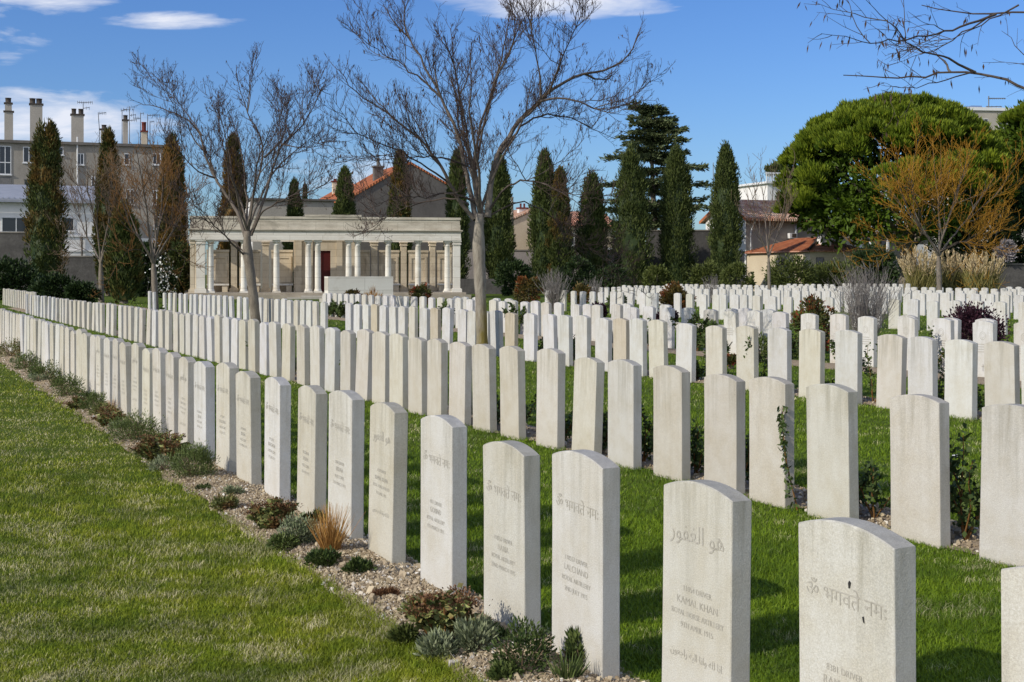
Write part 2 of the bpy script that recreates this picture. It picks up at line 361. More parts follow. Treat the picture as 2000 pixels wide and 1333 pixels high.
# unseen broken white cloud added behind the viewer as fill light
nb = wn('ShaderNodeTexNoise'); nb.inputs['Scale'].default_value = 2.2; nb.inputs['Detail'].default_value = 6; wt.links.new(tc.outputs['Generated'], nb.inputs['Vector'])
rb = wn('ShaderNodeValToRGB'); rb.color_ramp.elements[0].position = .34; rb.color_ramp.elements[1].position = .58; wt.links.new(nb.outputs['Fac'], rb.inputs[0])
back = wmath('MINIMUM', wmath('MULTIPLY', wmath('MAXIMUM', wmath('SUBTRACT', -.02, dy), 0.0), 4.0), 1.0)
gate = wmath('MAXIMUM', gate, wmath('MULTIPLY', back, rb.outputs[0]))
hs = wn('ShaderNodeHueSaturation'); hs.inputs['Saturation'].default_value = 1.16; hs.inputs['Hue'].default_value = .505; hs.inputs['Value'].default_value = 1.0
wt.links.new(sky.outputs[0], hs.inputs['Color'])
tn = wn('ShaderNodeMix', data_type='RGBA', blend_type='MULTIPLY'); tn.inputs[0].default_value = 1; tn.inputs[7].default_value = (.68, .89, 1.26, 1); wt.links.new(hs.outputs[0], tn.inputs[6])
mx = wn('ShaderNodeMix', data_type='RGBA'); wt.links.new(gate, mx.inputs[0]); wt.links.new(tn.outputs[2], mx.inputs[6])
SKY = .108
mx.inputs[7].default_value = (.80 / SKY, .84 / SKY, .95 / SKY, 1)
wt.links.new(mx.outputs[2], bg.inputs[0]); bg.inputs[1].default_value = SKY
vs = SC.view_settings; vs.view_transform = 'Standard'; vs.look = 'None'; vs.exposure = 0; vs.gamma = 1
SC.cycles.max_bounces = 5; SC.cycles.diffuse_bounces = 3; SC.cycles.transparent_max_bounces = 4

# ------------------------------------------------------------------ ground
rng = np.random.default_rng(7)
b = MB(); b.add([(-900, -60, 0), (900, -60, 0), (900, 1800, 0), (-900, 1800, 0)], [(0, 1, 2, 3)])
tag(b.build('lawn_ground', M['lawn']), kind='structure')
def rowpt(s, d): return np.stack([UX * s + NX * d, UY * s + NY * d], -1)
BEDS = [(1.93, 2.47, -1.0, 46), (5.20, 5.72, -3.0, 60), (9.98, 10.55, -5.0, 68), (13.2, 14.1, -9.0, 52)]
for bi, (d0, d1, s0, s1) in enumerate(BEDS):
    ns = int((s1 - s0) / (.06 if bi == 0 else .25)); nd = 9
    s = np.linspace(s0, s1, ns)[:, None]; t = np.linspace(0, 1, nd)[None, :]
    wob = .035 * np.sin(s * 3.1 + bi) * (t < .01) + .02 * np.sin(s * 7.7) * (t < .01)
    XY = rowpt(s + 0 * t, d0 + (d1 - d0) * t + wob)
    Z = .006 + .028 * np.sin(np.pi * t) + 0 * s + rng.normal(0, .004, (ns, nd)) * (t > .05) * (t < .95)
    V = np.concatenate([XY, Z[..., None]], -1).reshape(-1, 3)
    i, j = np.meshgrid(np.arange(ns - 1), np.arange(nd - 1), indexing='ij')
    q = np.stack([i * nd + j, i * nd + j + 1, (i + 1) * nd + j + 1, (i + 1) * nd + j], -1).reshape(-1, 4)
    b = MB(); b.add(V, [q]); tag(b.build('planting_bed_soil', M['soil'], smooth=True), kind='structure')

# gravel: little angular pebbles, dense near the viewer
def pebbles(n, bed, pxlim, seed, zlim, szs):
    rg = np.random.default_rng(seed); out = []
    d0, d1, s0, s1 = bed
    py = rg.uniform(HY + H * F / zlim[1], HY + H * F / zlim[0], n * 4); px = rg.uniform(*pxlim, n * 4)
    Y = H * F / (py - HY); X = (px - HX) / F * Y
    d = X * NX + Y * NY
    k = (d > d0 - .01 + .03 * np.sin(Y * 9)) & (d < d1 + .02); X, Y = X[k][:n], Y[k][:n]; d = d[k][:n]
    m = len(X); t = (d - d0) / (d1 - d0)
    # cubes cut to corners look more like crushed stone than balls do
    V0 = np.array([(x, y, z) for z in (-1, 1) for y in (-1, 1) for x in (-1, 1)], float) * .72
    T0 = np.array([(0, 2, 3, 1), (4, 5, 7, 6), (0, 1, 5, 4), (2, 6, 7, 3), (0, 4, 6, 2), (1, 3, 7, 5)])
    sz = np.maximum(rg.lognormal(math.log(szs), .45, m), Y * .0005)
    sc = sz[:, None] * rg.uniform(.5, 1.25, (m, 3)); V = V0[None] * (1 + rg.normal(0, .22, (m, 8, 3))) * sc[:, None, :]
    q = rg.normal(size=(m, 4)); q /= np.linalg.norm(q, axis=1, keepdims=True); w, x, y, z = q.T
    Rm = np.stack([1 - 2 * (y * y + z * z), 2 * (x * y - z * w), 2 * (x * z + y * w), 2 * (x * y + z * w), 1 - 2 * (x * x + z * z), 2 * (y * z - x * w), 2 * (x * z - y * w), 2 * (y * z + x * w), 1 - 2 * (x * x + y * y)], -1).reshape(m, 3, 3)
    V = np.einsum('mij,mkj->mki', Rm, V)
    V += np.stack([X, Y, .010 + .028 * np.sin(np.pi * np.clip(t, 0, 1)) + sz * .2], -1)[:, None, :]
    b = MB(); b.add(V.reshape(-1, 3), [(T0[None] + np.arange(m)[:, None, None] * 8).reshape(-1, 4)], np.repeat(rg.random(m), 8))
    return b
b = pebbles(90000, BEDS[0], (-60, 1300), 3, (3.2, 24), .0042)
tag(b.build('gravel', M['gravel']), 'pale crushed gravel along the foot of the front row of headstones', 'gravel', kind='stuff')
b = pebbles(9000, BEDS[1], (300, 2100), 4, (5.5, 24), .007)
tag(b.build('gravel', M['gravel']), 'pale gravel strip behind the second row of headstones', 'gravel', kind='stuff')
b = pebbles(6000, BEDS[2], (900, 2100), 5, (10, 34), .010)
tag(b.build('gravel', M['gravel']), 'pale gravel strip behind the third row of headstones', 'gravel', kind='stuff')

# grass blades: level of detail falls with distance
def grass(n, seed, side):
    rg = np.random.default_rng(seed)
    py = HY + 22 + (1420 - HY - 22) * rg.random(n) ** 1.15
    px = rg.uniform(-260, 2260, n)
    Y = H * F / (py - HY) * rg.uniform(.97, 1.03, n); X = (px - HX) / F * Y
    d = X * NX + Y * NY
    keep = np.ones(n, bool)
    for bi, (d0, d1, s0, s1) in enumerate(BEDS):
        lip = .035 * rg.random(n)
        keep &= ~((d > d0 + lip) & (d < d1 - lip))
    keep &= (Y < 70) & ((d < 1.97) if side == 0 else (d > 2.2))
    X, Y, d = X[keep], Y[keep], d[keep]; m = len(X)
    left = d < 1.95
    hgt = np.where(left, rg.uniform(.010, .026, m), rg.uniform(.014, .036, m)) * (1 + .25 * np.sin(X * 2.3 + Y * 1.7))
    edge = np.exp(-((d - 1.93) / .06) ** 2); hgt *= 1 + .5 * edge
    wid = np.maximum(rg.uniform(.0017, .0030, m), Y * .00036) * 1.0
    hgt = np.maximum(hgt, Y * .0009)
    a = rg.uniform(0, 2 * np.pi, m); ln = rg.uniform(.2, 1.7, m) * hgt
    bx, by = np.cos(a), np.sin(a); wa = a + np.pi / 2 + rg.normal(0, .5, m); wx, wy = np.cos(wa) * wid / 2, np.sin(wa) * wid / 2
    z0 = np.full(m, -.002)
    V = np.stack([np.stack([X - wx, Y - wy, z0], -1), np.stack([X + wx, Y + wy, z0], -1),
                  np.stack([X + bx * ln * .35 + wx * .8, Y + by * ln * .35 + wy * .8, hgt * .62], -1), np.stack([X + bx * ln * .35 - wx * .8, Y + by * ln * .35 - wy * .8, hgt * .62], -1),
                  np.stack([X + bx * ln, Y + by * ln, hgt], -1)], 1)
    i = np.arange(m)[:, None] * 5
    t = np.repeat(rg.random(m), 5)
    b = MB(); b.add(V.reshape(-1, 3), [i + np.array([[0, 1, 2, 3]]), i + np.array([[3, 2, 4]])], t)
    return b
tag(grass(1050000, 11, 0).build('grass', M['blade_dry']), 'short olive lawn grass with pale straw patches left of the front row', 'grass', kind='stuff')
tag(grass(950000, 12, 1).build('grass', M['blade']), 'short deep green lawn grass between the headstone rows', 'grass', kind='stuff')

# ------------------------------------------------------------------ headstones
SW, ST, SH, SS = .38, .074, .808, .775
def stone_mesh(seed):
    rg = np.random.default_rng(100 + seed)
    pts = [(0, -.15), (0, .1), (0, .3), (0, .5), (0, SS)]
    rad = (SW ** 2 / 4 + (SH - SS) ** 2) / (2 * (SH - SS)); cz = SH - rad; a0 = math.asin(SW / 2 / rad)
    pts += [(SW / 2 + rad * math.sin(a), cz + rad * math.cos(a)) for a in np.linspace(-a0, a0, 15)[1:-1]]
    pts += [(SW, SS), (SW, .5), (SW, .3), (SW, .1), (SW, -.15)]
    P = np.array(pts); c = np.array([SW / 2, .4])
    n = len(P); e = .0035
    inn = P + (c - P) / np.linalg.norm(c - P, axis=1, keepdims=True) * e
    ch = rg.random(n) < .25
    inn[ch] += (c - inn[ch]) / np.linalg.norm(c - inn[ch], axis=1, keepdims=True) * rg.uniform(.001, .005, ch.sum())[:, None]
    V = []
    for Q, y in ((inn, 0), (P, e), (P, ST - e), (inn, ST)):
        V += [(x, y, z) for x, z in Q]
    fs = [tuple(range(n))[::-1], tuple(range(3 * n, 4 * n))]
    for r in range(3):
        fs += [(r * n + i, r * n + (i + 1) % n, (r + 1) * n + (i + 1) % n, (r + 1) * n + i) for i in range(n)]
    b = MB(); b.add(V, fs); me = b.mesh('headstone', M['stone']); 
    bm = bmesh.new(); bm.from_mesh(me); bmesh.ops.recalc_face_normals(bm, faces=bm.faces); bm.to_mesh(me); bm.free()
    return me
SMESH = [stone_mesh(i) for i in range(6)]
CREAM, PALE, WHITE, TAN = (.555, .525, .455), (.565, .545, .495), (.60, .592, .570), (.51, .455, .36)
TONE = {'c': (CREAM, 'cream'), 'p': (PALE, 'pale'), 'w': (WHITE, 'white'), 't': (TAN, 'tan')}
ORD1 = ['', 'first', 'second', 'third', 'fourth', 'fifth', 'sixth', 'seventh', 'eighth', 'ninth', 'tenth', 'eleventh', 'twelfth', 'thirteenth', 'fourteenth', 'fifteenth', 'sixteenth', 'seventeenth', 'eighteenth', 'nineteenth']
TENS = ['', '', 'twent', 'thirt', 'fort', 'fift', 'sixt', 'sevent']; TEN2 = ['', '', 'twenty', 'thirty', 'forty', 'fifty', 'sixty', 'seventy']
def ordw(n): return ORD1[n] if n < 20 else (TENS[n // 10] + 'ieth' if n % 10 == 0 else TEN2[n // 10] + '-' + ORD1[n % 10])
STONES = []                                        # (object, row name, ordinal, location)
def headstone(px, d, tone, label, group, sink=0.0, seed=0, yaw=0):
    rg = np.random.default_rng(seed * 7919 + int(px * 10) % 9973 + int(d * 10))
    p = on_row(px, d)
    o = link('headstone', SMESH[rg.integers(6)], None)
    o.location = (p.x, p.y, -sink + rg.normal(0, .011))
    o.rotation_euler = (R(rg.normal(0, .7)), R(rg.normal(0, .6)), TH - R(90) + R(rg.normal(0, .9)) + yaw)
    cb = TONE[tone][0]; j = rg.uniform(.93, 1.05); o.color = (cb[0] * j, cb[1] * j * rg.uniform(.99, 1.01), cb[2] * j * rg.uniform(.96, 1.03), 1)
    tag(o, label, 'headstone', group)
    return o
def pick(px, i, white, tan=(), seed=1, pw=.1):
    for w in white:
        if abs(w - px) < 3: return 'w'
    for w in tan:
        if abs(w - px) < 3: return 't'
    return 'w' if np.random.default_rng(seed * 1000 + i).random() < pw else ('c' if np.random.default_rng(seed * 1000 + i + 500).random() < .7 else 'p')
ROW1 = [1955, 1562, 1291, 1077.5, 945, 821, 718.4, 640, 579.4, 516, 462.2, 421.9, 379, 347.5, 324.4, 299.2, 277, 256, 236.4, 219, 202.5, 187.4, 173.7, 160.3, 148.6, 137.8, 126.6, 115.8, 106.6, 97.5, 88.8, 80.7, 72.6, 65.4, 58.2, 52.5, 46.2, 40.2, 34.2, 28.8, 23.4, 18, 13.2, 8.6, 4.2, 0, -4, -8]
ROW2 = [1912, 1740, 1577, 1463, 1375, 1276, 1187, 1116, 1047, 977.7, 923.6, 876, 834.2, 797.5, 760.4, 726.2, 693.2, 664.4, 633.8, 606, 579.8, 549.8, 526.5, 507, 485.3, 466.5, 450.8, 435, 419.3, 405, 389.3, 375.5, 362.4, 351, 338.4, 322.2, 309.6, 296.4, 285, 271.2, 261.6, 250.6, 241.2, 231, 216, 206.6, 195, 187.2, 178.9, 169.3, 160.3, 150.6, 142.8, 135.4, 126.6, 121.2, 116.2, 108, 100, 92.4, 85, 78.6, 71.8, 67.2, 62.7, 57.6, 50.4]
ROW3 = [1996, 1924, 1844, 1773, 1711, 1630.5, 1559.5, 1499.5, 1438.5, 1378.8, 1319.4, 1268, 1229.6, 1197.8, 1162.2, 1123.4, 1090.4, 1062, 1022.6, 985.6, 958.4, 935, 911.6, 893.6, 862.4, 840.2, 818.6, 798, 777.8, 760.4, 740.6, 724.4, 708.6, 690.2, 674.6]
ROW3L = [625.5, 610.8, 597.8, 585.5, 573.2, 560.2, 548, 535, 524.2, 514, 504, 487.2, 474.8, 462.3, 448, 435, 424, 413.5, 405, 396, 387.5, 377.5, 369, 358.5, 348.5, 337, 328, 318, 298, 289.2]
ROW4 = [1979.7, 1901, 1820.7, 1753, 1675, 1621, 1563.4, 1510, 1460.5, 1415.4, 1373.8, 1330, 1291, 1254, 1224.8, 1193.6, 1155, 1138, 1115, 1080.9, 1057.2, 1036.9, 1015.6, 994.2, 973.8, 955.7, 933, 910.6, 889.6, 871.5, 853.4, 836.3, 819, 801.6, 786.2, 773.6, 761, 746.6, 731.6, 719.6, 706.2, 694.4, 683.4, 672.2, 660.2, 649.8, 639, 630]
ROW4B = [1902, 1834, 1754, 1486, 1440, 1415, 1288.6, 1214, 984.8, 961, 921.6, 901, 883.6]
ROW5 = [1989, 1940, 1897, 1855, 1810, 1772, 1735, 1700, 1664, 1610, 1529, 1500, 1470, 1445, 1428, 1405, 1391, 1366, 1340, 1316, 1272, 1261, 1248, 1225, 1205, 1191, 1168, 1151, 1131.5, 1115, 1094.6, 1078.7, 1064]
CARVED = {1562: 'hindi', 1291: 'arab', 1077.5: 'hindi', 945: 'hindi', 821: 'hindi', 718.4: 'arab', 640: 'hindi', 579.4: 'hindi', 516: 'hindi'}
look1 = {1955: 'pale headstone cut off by the right edge, front row', 1562: 'headstone with Devanagari line, nearest whole one in the front row',
         1291: 'headstone with flowing Arabic lines above and below, third from right in front row', 1077.5: 'streaked headstone with Devanagari line, fourth from right in front row',
         945: 'headstone with a plant shadow at its foot, fifth from right in front row', 718.4: 'headstone with two small Arabic blocks, seventh from right in front row',
         640: 'headstone right behind the orange grass tuft, front row', 516: 'whitish headstone with four text lines, tenth from right in front row'}
for i, px in enumerate(ROW1):
    tone = pick(px, i, (106.6, 88.8, 46.2, 40.2, 516, 379), (), 1, .0)
    if px in (945, 821, 1077.5, 1291, 1562, 1955): tone = 'p'
    lab = look1.get(px) or '%s headstone facing the lawn, %s from the right in the front row' % (TONE[tone][1], ordw(i + 1))
    o = headstone(px, 2.33, tone, lab, 'headstones of the front row', max(0, min(.05, (700 - px) / 14000)), i)
    STONES.append((o, 'front', i + 1, px))
look2 = {1912: 'cream headstone with a rusty smudge low down, cut by the right edge, second row', 1740: 'cream headstone with a chipped right edge, second row, second from right',
         1463: 'cream headstone with a leafy vine climbing its right edge, second row', 1577: 'cream headstone just right of the climbing vine, second row', 633.8: 'bright white headstone among cream ones, nineteenth from right in second row'}
for i, px in enumerate(ROW2):
    tone = pick(px, i, (633.8, 507, 450.8, 405, 296.4, 67.2, 71.8, 78.6, 85, 92.4, 100, 57.6, 50.4), (), 2, .04)
    lab = look2.get(px) or '%s headstone with blank back, %s from right in the second row' % (TONE[tone][1], ordw(i + 1))
    o = headstone(px, 5.13, tone, lab, 'headstones of the second row', max(0, min(.09, (700 - px) / 7200)), i)
    STONES.append((o, 'second', i + 1, px))
for nm, L, gr in (('third', ROW3, 'headstones of the third row'), ('left part of the third', ROW3L, 'headstones in the left part of the third row')):
    for i, px in enumerate(L):
        tone = pick(px, i, (), (724.4, 840.2, 985.6, 1197.8), 3, .8)
        if px in (1378.8, 1438.5, 1559.5, 1924, 798): tone = 'c'
        lab = '%s headstone, %s from right in the %s row' % (TONE[tone][1], ordw(i + 1), nm)
        o = headstone(px, 9.93, tone, lab, gr, max(0, min(.04, (900 - px) / 14000)), i)
        STONES.append((o, nm, i + 1, px))
ROW4O = []
for i, px in enumerate(ROW4):
    tone = 'w' if (i * 7) % 5 else 'p'
    lab = '%s headstone with a carved front, %s from the right in the fourth row' % (TONE[tone][1], ordw(i + 1))
    o = headstone(px, 14.1, tone, lab, 'headstones of the fourth row', 0, i); ROW4O.append((o, px)); STONES.append((o, 'fourth', i + 1, px))
for i, px in enumerate(ROW4B):
    o = headstone(px, 14.95, 'w', 'white headstone peeping from behind the fourth row, %s such from the right' % ordw(i + 1), 'headstones backing on to the fourth row', 0, i)
for i, px in enumerate(ROW5):
    lab = 'small white headstone, %s from the right in the fifth row, beyond the shrub bed' % ordw(i + 1)
    o = headstone(px, 24.4, 'w' if i % 6 else 'p', lab, 'headstones of the fifth row', 0, i)
# the short far run at the left edge, closely set
for i in range(18):
    px = 66 - 61 * (i / 17) ** .93
    o = headstone(px, 5.62 - .0 * i, 'c', 'cream headstone, %s from the right in the short far run at the left edge' % ordw(i + 1), 'headstones of the short far run at the left edge', .04, i)
# rows 6 to 10: the nearest of row 6 as individuals, the rest one object
far = []
rg = np.random.default_rng(77)
for d, p0, p1, sp in ((33.0, 1133, 2010, .62), (38.7, 1205, 2010, .6), (46.5, 1290, 2010, .56), (54, 1525, 1622, .6), (54, 1940, 2010, .62), (60, 1632, 1770, .6)):
    a, c = on_row(p1, d), on_row(p0, d); L = (a - c).length; n = int(L / sp)
    for i in range(n):
        p = a + (c - a) * ((i + rg.uniform(-.12, .12)) / n); far.append((d, p))
far.sort(key=lambda x: x[1].y)
n_ind = 300 - sum(1 for o in SC.objects if o.name.startswith('headstone'))
ind = sorted([x for x in far if x[0] == 33.0], key=lambda x: x[1].y)[:max(0, n_ind)]
ids = {id(x) for x in ind}
for i, (d, p) in enumerate(ind):
    headstone(HX + p.x / p.y * F, d, 'w', 'small white headstone, %s from the right in the sixth row' % ordw(i + 1), 'headstones of the sixth row', 0, i)
b = MB(); base = SMESH[0]; bv = np.array([v.co[:] for v in base.vertices]); bf = [tuple(p.vertices) for p in base.polygons]
for x in far:
    if id(x) in ids: continue
    d, p = x; a = TH - R(90) + R(rg.normal(0, 1)); ca, sa = math.cos(a), math.sin(a)
    V = np.stack([p.x + bv[:, 0] * ca - bv[:, 1] * sa, p.y + bv[:, 0] * sa + bv[:, 1] * ca, bv[:, 2] + rg.normal(0, .012)], -1); b.add(V, bf)
o = b.build('distant_headstones', M['stone']); o.color = (.59, .582, .56, 1)
tag(o, 'far rows of small white headstones in front of the trees at right', 'headstones', kind='stuff')

# ------------------------------------------------------------------ carved writing
def text_mesh(lines, mat, name='inscription'):
    """lines: (text, size, x centre, z baseline) -> one mesh lying in the x,z plane, facing -y"""
    b = MB(); dg = None
    for body, size, cx, cz, sx in lines:
        cu_ = bpy.data.curves.new('w', 'FONT'); cu_.body = body; cu_.size = size; cu_.align_x = 'CENTER'; cu_.resolution_u = 3; cu_.fill_mode = 'BOTH'; cu_.offset = -.0002
        o = bpy.data.objects.new('w', cu_); COL.objects.link(o); bpy.context.view_layer.update()
        me = o.to_mesh(); V = np.array([v.co[:] for v in me.vertices]).reshape(-1, 3); fs = [tuple(p.vertices) for p in me.polygons]
        if len(V): b.add(np.stack([cx + V[:, 0] * sx, np.full(len(V), -.0012), cz + V[:, 1]], -1), fs)
        o.to_mesh_clear(); bpy.data.objects.remove(o); bpy.data.curves.remove(cu_)
    return b.mesh(name, mat)
def shape_ar(words):
    """contextual forms for the few letters used, laid out right to left"""
    F4 = {'ا': ('\uFE8D', '\uFE8E', None, None), 'ل': ('\uFEDD', '\uFEDE', '\uFEDF', '\uFEE0'), 'غ': ('\uFECD', '\uFECE', '\uFECF', '\uFED0'), 'ف': ('\uFED1', '\uFED2', '\uFED3', '\uFED4'),
          'و': ('\uFEED', '\uFEEE', None, None), 'ر': ('\uFEAD', '\uFEAE', None, None), 'ه': ('\uFEE9', '\uFEEA', '\uFEEB', '\uFEEC'), 'ن': ('\uFEE5', '\uFEE6', '\uFEE7', '\uFEE8'), 'ي': ('\uFEF1', '\uFEF2', '\uFEF3', '\uFEF4'), 'ج': ('\uFE9D', '\uFE9E', '\uFE9F', '\uFEA0'), 'ع': ('\uFEC9', '\uFECA', '\uFECB', '\uFECC')}
    out = []
    for w in words.split(' '):
        s = ''
        for i, ch in enumerate(w):
            pj = i > 0 and F4[w[i - 1]][2] is not None; nj = i < len(w) - 1 and F4[ch][2] is not None
            s += F4[ch][3] if pj and nj else F4[ch][1] if pj else F4[ch][2] if nj else F4[ch][0]
        out.append(s[::-1])
    return ' '.join(out[::-1])
OM = '\u0950 \u092D\u0917\u0935\u0924\u0947 \u0928\u092E\u0903'
ARA = [(shape_ar('هو الغفور'), .078, .195, .615, 1.05), ('11054 DRIVER', .026, .20, .455, 1), ('KAMAL KHAN', .034, .20, .413, 1.05), ('ROYAL HORSE ARTILLERY', .026, .20, .375, .95), ('9TH APRIL 1915', .026, .20, .338, 1), (shape_ar('انا لله وانا اليه راجعون'), .034, .195, .245, 1.0)]
def hin(*t): return [(OM, .060, .195, .585, 1.02)] + [(x, .034 if i == 1 else .026, .19, .40 - .039 * i, 1) for i, x in enumerate(t)]
TXT = {1562: hin('8381 DRIVER', 'RAM SAHAI', 'ROYAL ARTILLERY', '3RD MAY 1915'), 1291: ARA, 1077.5: hin('118557 DRIVER', 'LALCHAND', 'ROYAL ARTILLERY', '2ND JULY 1915'), 945: hin('118555 DRIVER', 'HARIA', 'ROYAL ARTILLERY', '22ND MARCH 1915'),
       821: hin('1011 DRIVER', 'GOBIND', 'ROYAL ARTILLERY', '4TH MARCH 1915'), 718.4: [(l[0], l[1] * .9, *l[2:]) for l in ARA], 640: hin('1204 DRIVER', 'BISHNA', 'MULE CORPS', '7TH MARCH 1915'), 579.4: hin('983 DRIVER', 'KISHEN', 'MULE CORPS', '8TH MAY 1915'), 516: hin('872 SEPOY', 'BHAGWAN', 'LABOUR CORPS', '1ST JUNE 1915')}
TM = {kx: text_mesh(v, M['carving']) for kx, v in TXT.items()}
cyc = [516, 579.4, 718.4, 640]
for o, row, n, px in STONES:
    if row == 'front' and n > 1:
        if px in TM: link('inscription', TM[px], o)
        elif px > 180: link('inscription', TM[cyc[n % 4]], o)
b = MB()
for x0, x1, z0, z1 in ((.0, .007, .0, .020),):
    b.add([(.208, -.002, .652), (.213, -.002, .660), (.219, -.002, .655), (.215, -.002, .640), (.210, -.002, .638)], [(0, 1, 2, 3, 4)])
    b.add([(.262, -.002, .575), (.268, -.002, .578), (.271, -.002, .560), (.266, -.002, .562)], [(0, 1, 2, 3)])
j = [o for o, r_, n, px in STONES if px == 1562][0]; link('letter_fill', b.mesh('letter_fill', M['chip']), j)
# regimental badge and text on the fourth row's fronts
b = MB(); a = np.linspace(0, 2 * np.pi, 24, endpoint=False)
for r0, r1 in ((.052, .058), (.030, .034)):
    V = [(.19 + r * math.cos(t), -.0012, .60 + r * math.sin(t)) for r in (r0, r1) for t in a]; b.add(V, [(i, (i + 1) % 24, 24 + (i + 1) % 24, 24 + i) for i in range(24)])
for i in range(4):
    w = (.10, .15, .13, .11)[i]; z = .47 - i * .035
    for k in range(int(w * 2 / .018)):
        x = .19 - w + k * .018; b.add([(x, -.0012, z), (x + .011, -.0012, z), (x + .011, -.0012, z + .016), (x, -.0012, z + .016)], [(0, 1, 2, 3)])
for s in (-1, 1): b.add([(.19 + s * .004, -.0012, .20), (.19 - s * .004, -.0012, .20), (.19 - s * .004, -.0012, .10), (.19 + s * .004, -.0012, .10)], [(0, 1, 2, 3)])
b.add([(.16, -.0012, .165), (.22, -.0012, .165), (.22, -.0012, .173), (.16, -.0012, .173)], [(0, 1, 2, 3)])
bad = b.mesh('inscription', M['carving'])
for o, px in ROW4O:
    if px > 1180: link('inscription', bad, o)
# ------------------------------------------------------------------ bare trees
def smooth_line(P, n):
    P = np.asarray(P, float)
    t = np.concatenate([[0], np.cumsum(np.linalg.norm(np.diff(P, axis=0), axis=1))]); t /= t[-1]
    q = np.linspace(0, 1, n)
    out = np.stack([np.interp(q, t, P[:, k]) for k in range(3)], 1)
    for _ in range(2): out[1:-1] = .25 * out[:-2] + .5 * out[1:-1] + .25 * out[2:]
    return out
UP = np.array([0, 0, 1.0])
def nrm(v): return v / (np.linalg.norm(v) + 1e-9)
def wander(P0, D, L, n, rng, up=.12, wob=.22):
    P = [np.array(P0, float)]; d = nrm(np.array(D, float)); st = L / (n - 1)
    for _ in range(n - 1):
        d = nrm(d + rng.normal(0, wob, 3) + UP * up); P.append(P[-1] + d * st)
    return np.array(P)
def twigs(mb, line, rng, every, length, r, depth, up, start=.2, podb=None, pod=.0, spread=1.0, wob=.085, minr=.0022):
    """side shoots along a polyline, each with shoots of its own"""
    seg = np.linalg.norm(np.diff(line, axis=0), axis=1); tot = seg.sum(); cum = np.concatenate([[0], np.cumsum(seg)])
    s = start * tot + rng.random() * every
    while s < tot:
        i = min(np.searchsorted(cum, s) - 1, len(seg) - 1); i = max(i, 0); f = (s - cum[i]) / seg[i]
        P = line[i] + (line[i + 1] - line[i]) * f; T = nrm(line[i + 1] - line[i])
        S = nrm(np.cross(T, rng.normal(size=3)))
        D = T * rng.uniform(.45, 1.1) + S * rng.uniform(.45, .95) * spread + UP * rng.uniform(-.05, .55) * (up * 3 + .4)
        L = length * rng.uniform(.45, 1.25) * (1 - .55 * s / tot)
        n = 5 if depth > 1 else 4
        ch = wander(P, D, L, n, rng, up, wob)
        mb.tube(ch, np.linspace(r, max(r * .45, minr), n), 4 if depth > 1 else 3)
        if depth > 1: twigs(mb, ch, rng, every * .85, L * .56, max(r * .62, minr), depth - 1, up, .15, podb, pod, spread, wob, minr)
        if podb is not None and depth <= 2 and rng.random() < pod:
            for _ in range(rng.integers(1, 3)):
                podb.leaves([ch[-1] + rng.normal(0, .02, 3)], np.array([[rng.normal(0, .25), rng.normal(0, .25), -1]]), .085, .02, rng)
        s += every * rng.uniform(.55, 1.5)
